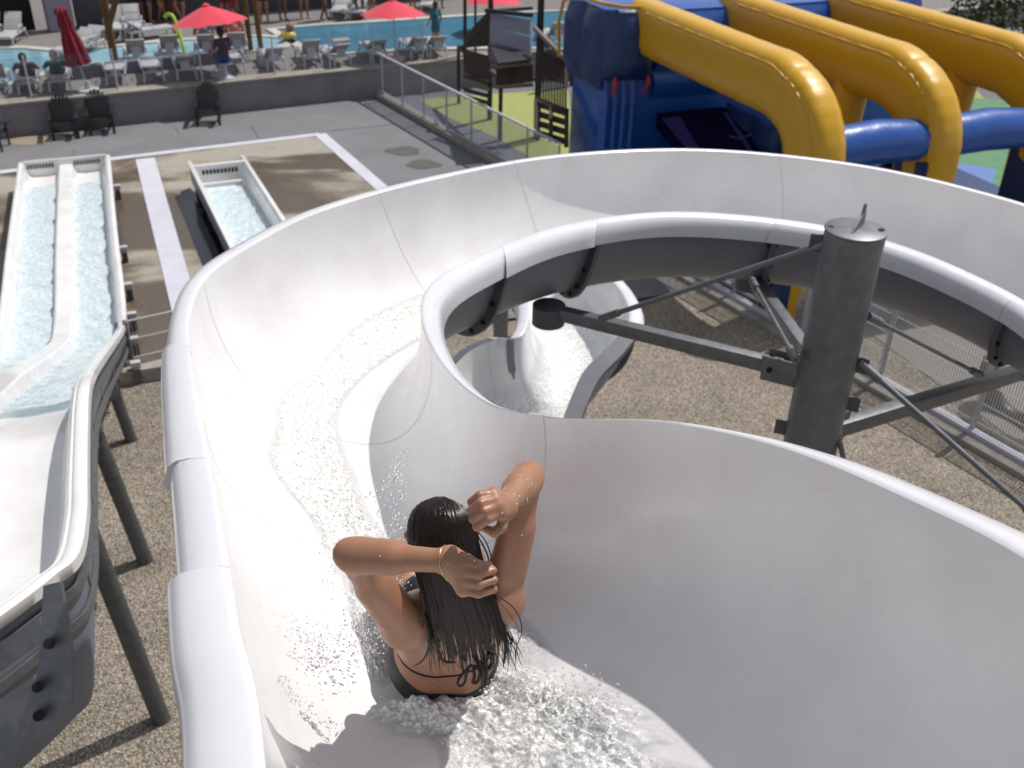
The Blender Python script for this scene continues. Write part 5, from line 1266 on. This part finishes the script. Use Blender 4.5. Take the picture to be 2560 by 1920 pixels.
# spine hollow and waist crease
pr.append((pel + UPV * .06 - FW * .112, c2 - FW * .098, .012, .010, .03, None, 'cut'))
woman = empty('person', (pel[0], pel[1], pel[2] - .12), 'woman with long wet black hair in a black bikini riding the slide, both arms raised', 'person')
V_, Q_ = sdf_mesh(pr, .0030, smooth=2)
b = MB(); b.v = [tuple(q) for q in V_]; b.f = [tuple(int(i) for i in q) for q in Q_]
body = b.build('body', M['skin'], woman, 180)
bvh = BVHTree.FromPolygons([Vector(q) for q in b.v], b.f)
def hit(px, py, off=.002, skip=0):
    o = Vector(CAM); d = Vector(unit(ray(px, py)))
    h = bvh.ray_cast(o, d)
    if skip and h[0]:
        h2 = bvh.ray_cast(h[0] + d * skip, d); h2 = bvh.ray_cast(h2[0] + d * .004, d) if h2[0] is not None and 0 else h2
        if h2[0] is not None: h = h2
    if h[0] is None: return None
    return np.array(h[0]) - unit(ray(px, py)) * off
# bikini bottom: skin of the hip volume, 4 mm proud, cut off above the waistband line
bp = [(p[0], p[1], p[2] + .005, p[3] + .005, p[4], *(p[5:])) for p in pr[:3]] + [(LH, LH * .75 + LK * .25, .086, .080, .04), (RH, RH * .75 + RK * .25, .086, .080, .04)]
cs_ = pel + UPV * .352 + S * .04 - FW * .05; bp.append((cs_ - FW * .05, cs_ + FW * .35, .335, .335, .004, None, 'cut'))
bb_ = build_sdf(bp, .004, 'bikini_bottom', M['bikini'], woman)
# bikini strings
def ring_around(c, n_, up, lift=.0025, m=64):
    out = []; _, a1, a2 = frame(up, FW)
    for t in np.linspace(0, 2 * math.pi, m, endpoint=False):
        d = a1 * math.cos(t) + a2 * math.sin(t); h = bvh.ray_cast(Vector(c + d * .185), Vector(-d))
        if h[0] is not None: out.append(np.array(h[0]) + d * lift)
    return out
sc_ = pel + UPV * tl * .29
rg = ring_around(sc_, 64, unit(UPV - S * .12)); rg.append(rg[0])
MB().tube(rg, .0028, 6, caps=False).build('bikini_string', M['bikini'], woman, 60)
for s_ in (-1, 1):
    cup = c1 + S * s_ * .07 + FW * .095
    build_sdf([(cup, cup - UPV * .01, .054, .056, .01)], .006, 'bikini_cup', M['bikini'], woman)
    MB().tube([cup + UPV * .04, cup + UPV * .12 - S * s_ * .02, nb + S * s_ * .04 + FW * .05], .003, 6).build('bikini_string', M['bikini'], woman, 60)
def onbody(pts, r, name='bikini_string', m='bikini', off=.003):
    q = [hit(x, y, off) for x, y in pts]; q = [k for k in q if k is not None]
    if len(q) > 2: return MB().tube(cr(q, len(q) * 4), r, 6).build(name, M[m], woman, 60)
D_ = lambda pts, d0: [P(x, y, d=d0 + (dd[0] if dd else 0)) for x, y, *dd in pts]
print('torso', np.linalg.norm(nb-pel), pel, nb, proj(pel), 'sh', np.linalg.norm(Ls-Rs), 'arms', [round(float(np.linalg.norm(x)),3) for x in (Ls-Le, Le-Lw, Rs-Re, Re-Rw, LH-LK, LK-LA)])
for pts, r in ((((1178, 1662), (1158, 1682, .01), (1144, 1704, .0), (1150, 1716, .0), (1162, 1706, .0), (1166, 1684, 0), (1176, 1664)), .0035),
               (((1182, 1662), (1186, 1690, .0), (1182, 1706, .0), (1194, 1704, 0), (1200, 1680, 0), (1188, 1664, 0)), .0045),
               (((1200, 1650), (1208, 1680, .0), (1206, 1712, .02)), .0050), (((1210, 1648), (1216, 1680, .01), (1213, 1713, .02)), .0045),
               (((1222, 1632), (1232, 1650, .01), (1222, 1672, .02), (1206, 1660, 0)), .006)):
    MB().tube(cr(D_(pts, 2.46), 20), r, 7).build('bow_tie', M['bikini'], woman, 60)
# bracelet
wd0 = unit(Lw - Le); wp = Lw - wd0 * .0 ; _, a1, a2 = frame(wd0, (0, 0, 1)); rg = []
for t in np.linspace(0, 2 * math.pi, 41):
    d = a1 * math.cos(t) + a2 * math.sin(t); h = bvh.ray_cast(Vector(wp + d * .06 + wd0 * .004 * math.cos(t)), Vector(-d))
    if h[0] is not None: rg.append(np.array(h[0]) + d * .0012)
MB().tube(rg, .0007, 5, caps=False).build('bracelet', mat('thin_gold', (.7, .5, .2), rough=.3, metal=1), woman, 60)
# hair
YL = [1242, 1252, 1270, 1290, 1310, 1335, 1370, 1400, 1450, 1500, 1550, 1600, 1650, 1690]
CX = [1098, 1098, 1099, 1101, 1103, 1106, 1111, 1119, 1131, 1146, 1161, 1174, 1184, 1190]
HW = [6, 38, 62, 75, 82, 86, 88, 88, 90, 92, 98, 104, 104, 104]
DP = [2.445, 2.405, 2.378, 2.364, 2.356, 2.352, 2.352, 2.355, 2.365, 2.38, 2.405, 2.435, 2.468, 2.50]
RV = [.006, .037, .060, .072, .08, .084, .08, .07, .05, .045, .04, .035, .03, .03]
def hp(u, y, dd=0.0):
    c = np.interp(y, YL, CX); h = np.interp(y, YL, HW); d = np.interp(y, YL, DP); rv = np.interp(y, YL, RV)
    return P(c + u * h, y, d=d + rv * (1 - math.sqrt(max(0, 1 - min(1, abs(u)) ** 2))) + dd)
hb_ = MB(); hr = np.random.default_rng(3)
part = 0.05
CLS = [(-1 + 2 * (i + .5) / 15 + hr.normal() * .03, 1565 + 115 * hr.uniform(), hr.uniform(-.16, .16), hr.uniform(0, 6)) for i in range(15)]
for k in range(520):
    u0 = part + hr.normal() * .10; u1 = hr.uniform(-1, 1); y0 = hr.uniform(1247, 1300) if k % 3 else hr.uniform(1250, 1350)
    if k % 5 < 3: u0 = u1; y0 = 1242.5 + 10 * abs(hr.normal())
    if y0 > 1300: u0 = u1 * .95
    lay = hr.uniform(0, .008) if k % 2 else hr.uniform(0, .02); ci = min(range(15), key=lambda i: abs(CLS[i][0] - u1 - hr.normal() * .05)); cl, ce, cw, cp = CLS[ci]; yend = ce - 70 * hr.uniform() ** 2
    if hr.uniform() < .15: yend += 22
    n_ = 16; pts = []; ph = hr.uniform(0, 6.28); am = hr.uniform(0, .03)
    for i in range(n_):
        t = i / (n_ - 1); y = y0 + (yend - y0) * t
        s_ = min(1, max(0, (y - y0) / 95)); s_ = s_ * s_ * (3 - 2 * s_); u = u0 * (1 - s_) + u1 * s_
        g = min(1, max(0, (y - 1400) / 190)) ** .8; u = u * (1 - .86 * g) + cl * .86 * g + g * g * (cw * math.sin(cp + y / 34)) * .7 + am * math.sin(ph + t * 9) * (.3 + g)
        pts.append(hp(u, y, lay + .012 * (1 - s_) * 0))
    r0 = hr.uniform(.0022, .0052)
    hb_.tube(pts, [r0 * .8] + [r0] * (n_ - 4) + [r0 * .8, r0 * .5, r0 * .15], 5, flat=.6)
for k in range(110):    # thin flyaway tips
    u1 = hr.uniform(-1.02, 1.05); pts = []; y0 = 1480; yend = hr.uniform(1640, 1690); sw = hr.normal() * .12
    for i in range(14):
        t = i / 13; y = y0 + (yend - y0) * t; pts.append(hp(u1 + sw * t * t + .05 * t * math.sin(t * 9 + k * 1.7), y, .004))
    hb_.tube(pts, [.0013] * 12 + [.0008, .0003], 4)
for pts, r in (([(1236, 1486, 2.36), (1262, 1502, 2.37), (1286, 1522, 2.39), (1302, 1552, 2.41), (1303, 1585, 2.43), (1292, 1615, 2.45), (1290, 1640, 2.47), (1294, 1658, 2.48)], .0018),
               ([(1290, 1600, 2.44), (1294, 1635, 2.46), (1302, 1658, 2.48), (1308, 1664, 2.49)], .0011), ([(1240, 1492, 2.37), (1290, 1560, 2.4), (1298, 1600, 2.42)], .0008),
               ([(1062, 1540, 2.42), (1074, 1590, 2.44), (1070, 1625, 2.465), (1056, 1652, 2.485), (1030, 1668, 2.50)], .0042),
               ([(1084, 1545, 2.42), (1092, 1600, 2.44), (1098, 1636, 2.46), (1114, 1654, 2.475), (1142, 1656, 2.48)], .0042),
               ([(1050, 1550, 2.43), (1036, 1575, 2.45), (1018, 1592, 2.47)], .0013), ([(1058, 1560, 2.43), (1046, 1585, 2.46), (1030, 1602, 2.48)], .0012), ([(1064, 1556, 2.43), (1050, 1576, 2.45), (1040, 1588, 2.46)], .001),
               ([(1242, 1560, 2.45), (1262, 1600, 2.46), (1262, 1640, 2.48), (1258, 1668, 2.5)], .005), ([(1250, 1560, 2.44), (1276, 1596, 2.45), (1282, 1604, 2.46), (1270, 1612, 2.47)], .003),
               ([(1168, 1560, 2.44), (1180, 1590, 2.46), (1170, 1612, 2.47), (1182, 1622, 2.475)], .0015), ([(1186, 1320, 2.42), (1212, 1350, 2.40), (1226, 1385, 2.385), (1228, 1412, 2.38)], .0016), ([(1188, 1330, 2.42), (1206, 1360, 2.40), (1220, 1392, 2.39), (1222, 1420, 2.38)], .0020)):
    P3 = [P(x, y, d=d) for x, y, d in pts]; c_ = cr(P3, 22); hb_.tube(c_, [r] * 17 + [r * .9, r * .75, r * .55, r * .35, r * .15], 5, flat=.7)
hair = hb_.build('hair', M['hair'], woman, 60)
# solid under-volume so that no scalp shows
hcap = P(1104, 1329, d=2.447)
cap = [(hcap, hcap + FW * .02 - ZD * .02, .0775, .078, .01), (hc - FW * .02 - ZD * .02, P(1135, 1450, d=2.455), .072, .052, .04, (FW, .8)), (P(1135, 1450, d=2.44), P(1165, 1560, d=2.475), .055, .050, .03, (FW, .5))]
build_sdf(cap, .006, 'hair_mass', M['hair'], woman)
# water beads on the skin
M['drop'] = water_mat('water_drop', (1, 1, 1), 5, -3, 0, .001, .04)
bd_ = MB()
for k in range(80):
    x, y = (hr.uniform(1235, 1330), hr.uniform(1170, 1260)) if k % 2 else (hr.uniform(850, 1345), hr.uniform(1150, 1740)); h = bvh.ray_cast(Vector(CAM), Vector(unit(ray(x, y))))
    if h[0] is None or h[3] > 3: continue
    r_ = hr.uniform(.0006, .0018); bd_.sphere(np.array(h[0]) + np.array(h[1]) * r_ * .25, r_, 6, 4)
o_ = bd_.build('water_beads', M['drop'], woman, 180); o_['kind'] = 'stuff'

# ---------------------------------------------------------------- water on the big slide
kk = (NF - 1) / 19
a_s = lambda t: .34 + .02 * math.sin(9 * t); 
M['foam'] = water_mat('churned_water', (.97, .975, .98), 48, .8, .9, .02, .05, (.95, .95, .95), .5, 1.0, True)
run_water(FL, 2.9 * kk, 10.6 * kk, lambda t: .335 + .02 * math.sin(11 * t) + .012 * math.sin(29 * t) + .02 * math.sin(3.14 * t), lambda t: .585 - .03 * math.sin(3.14 * t) + .02 * math.sin(17 * t), .005, 'running_water', M['foam'], amp=.011, sub=8, nl=130, seed=8)
run_water(FL, .2 * kk, 2.7 * kk, lambda t: .36 + .02 * math.sin(9 * t), lambda t: .60 + .03 * math.sin(13 * t), .010, 'running_water', M['foam'], amp=.010, sub=8, nl=80, seed=12)
# droplets thrown up
M['spray'] = mat('spray_drop', (1, 1, 1), rough=.03, Transmission_Weight=1.0, IOR=1.33)
dp = MB()
def blob(q, r_): 
    v = unit(hr.normal(size=3)); dp.tube([q - v * r_ * hr.uniform(.8, 2.2), q, q + v * r_ * hr.uniform(.8, 1.8)], [r_ * .35, r_, r_ * .3], 6)
for k in range(150):
    t = hr.uniform(); x = 945 + 75 * t + hr.normal() * 10; y = 1225 - 95 * t + hr.normal() * 14
    if hr.uniform() < .6: x = 1000 + hr.normal() * 14; y = 1130 + hr.uniform(0, 230)
    blob(P(x, y, d=2.9 + hr.normal() * .1), abs(hr.normal()) * .0018 + .0012)
for k in range(260):
    x = 800 + 190 * hr.uniform(); y = 1240 + 280 * hr.uniform(); blob(P(x, y, d=2.95 + hr.normal() * .08), hr.uniform(.0015, .004))
for k in range(160):
    x = hr.uniform(735, 960); y = 1590 + (x - 735) * .1 + hr.normal() * 22; blob(P(x, y, d=2.66 + hr.normal() * .03), hr.uniform(.0012, .003))
for k in range(120): blob(P(900 + hr.normal() * 25, 1560 + hr.normal() * 60, d=2.6), hr.uniform(.001, .0035))
for k in range(60): blob(P(1000 + hr.normal() * 14, 1455 + hr.normal() * 30, d=2.5 + hr.normal() * .03), hr.uniform(.001, .003))
for k in range(90): blob(P(hr.uniform(440, 1000), hr.uniform(850, 1500), d=2.9), hr.uniform(.0008, .0022))
tag(dp.build('spray', M['spray'], None, 180), kind='stuff')
# churning wake behind the hips: heaped crests of broken water on the channel floor
def floor_at(px, py, lift=0.0):
    return None
wk = []; from mathutils import noise as mnoise
FLOW = unit(np.array([.85, -.5, 0])); FLOWN = np.array([-FLOW[1], FLOW[0], 0])
def wake(outline_c, rx, ry, rot, nx, ny, amp, name, m, seed):
    vs = []; W = []
    for j in range(ny):
        for i in range(nx):
            u = (i / (nx - 1)) * 2 - 1; v = (j / (ny - 1)) * 2 - 1
            x_ = u * rx; y_ = v * ry; px = outline_c[0] + x_ * math.cos(rot) - y_ * math.sin(rot); py = outline_c[1] + x_ * math.sin(rot) + y_ * math.cos(rot)
            q = on_floor(px, py)
            if q is None: vs.append(np.zeros(3)); W.append(-1); continue
            a_ = math.atan2(v, u)
            r_ = math.sqrt(u * u + v * v) * (1 + .16 * mnoise.noise(Vector((math.cos(a_) * 1.5 + seed, math.sin(a_) * 1.5, 0))) + .22 * mnoise.noise(Vector((math.cos(a_) * 6 + seed, math.sin(a_) * 6, 2)))) + .10 * mnoise.noise(Vector((u * 9 + seed, v * 9, 0)))
            w_ = min(1, max(0, 1 - r_) * 1.7) ** 1.05
            fx_ = q @ FLOW; fy_ = q @ FLOWN
            nz = .5 + .5 * mnoise.noise(Vector((fx_ * 7, fy_ * 17, seed))) + .35 * (1 - 2 * abs(mnoise.noise(Vector((fx_ * 13, fy_ * 34, seed + 3))))) + .16 * (1 - 2 * abs(mnoise.noise(Vector((fx_ * 34, fy_ * 70, seed + 5)))))
            nz *= .62
            vs.append(np.array(q) + ZD * (.001 + w_ * amp * (.25 + 1.4 * nz)) + np.array([mnoise.noise(Vector((q[0] * 40, q[1] * 40, 9))), mnoise.noise(Vector((q[0] * 40, q[1] * 40, 19))), 0]) * .008 * w_); W.append(w_)
    fs = []
    for j in range(ny - 1):
        for i in range(nx - 1):
            q = (j * nx + i, j * nx + i + 1, (j + 1) * nx + i + 1, (j + 1) * nx + i)
            if min(W[k] for k in q) >= 0 and max(W[k] for k in q) > 0: fs.append(q)
    us = sorted({k for f in fs for k in f}); mp = {k: n_ for n_, k in enumerate(us)}
    b = MB(); b.add([vs[k] for k in us], [tuple(mp[k] for k in f) for f in fs])
    o = b.build(name, m, None, 180); at = o.data.attributes.new('thick', 'FLOAT', 'POINT'); at.data.foreach_set('value', [min(1, max(0, W[k]) * 1.6) for k in us])
    return tag(o, kind='stuff')
M['wake'] = water_mat('broken_water', (.97, .975, .98), 40, .55, .8, .012, .04, (.92, .93, .94), .30, .8, True)
M['froth'] = water_mat('frothy_water', (.97, .975, .98), 44, .6, .8, .012, .06, (.92, .93, .94), .45, .5, True)
wake((1350, 1835), 365, 175, .38, 320, 160, .055, 'wake_water', M['wake'], 1)
wake((1110, 1795), 200, 62, .04, 240, 90, .055, 'wake_water', M['froth'], 4)
wake((925, 1570), 45, 150, -.25, 60, 150, .035, 'wake_water', M['wake'], 7)
dp = MB()
CLS = [(-1 + 2 * (i + .5) / 15 + hr.normal() * .03, 1565 + 115 * hr.uniform(), hr.uniform(-.16, .16), hr.uniform(0, 6)) for i in range(15)]
for k in range(520):
    t = hr.uniform(); x = 1120 + 420 * t + hr.normal() * 25; y = 1715 + 120 * t * hr.uniform(.2, 1.4) + hr.normal() * 18; q = on_floor(x, y)
    if q is not None: blob(q + ZD * hr.uniform(.03, .10), hr.uniform(.0012, .0045))
for k in range(60):
    t = hr.uniform(); x = 1420 + 75 * t + hr.normal() * 4; y = 1808 - 18 * t + hr.normal() * 5; blob(P(x, y, d=2.3 + hr.normal() * .02), hr.uniform(.0015, .005))
tag(dp.build('spray', M['spray'], None, 180), kind='stuff')
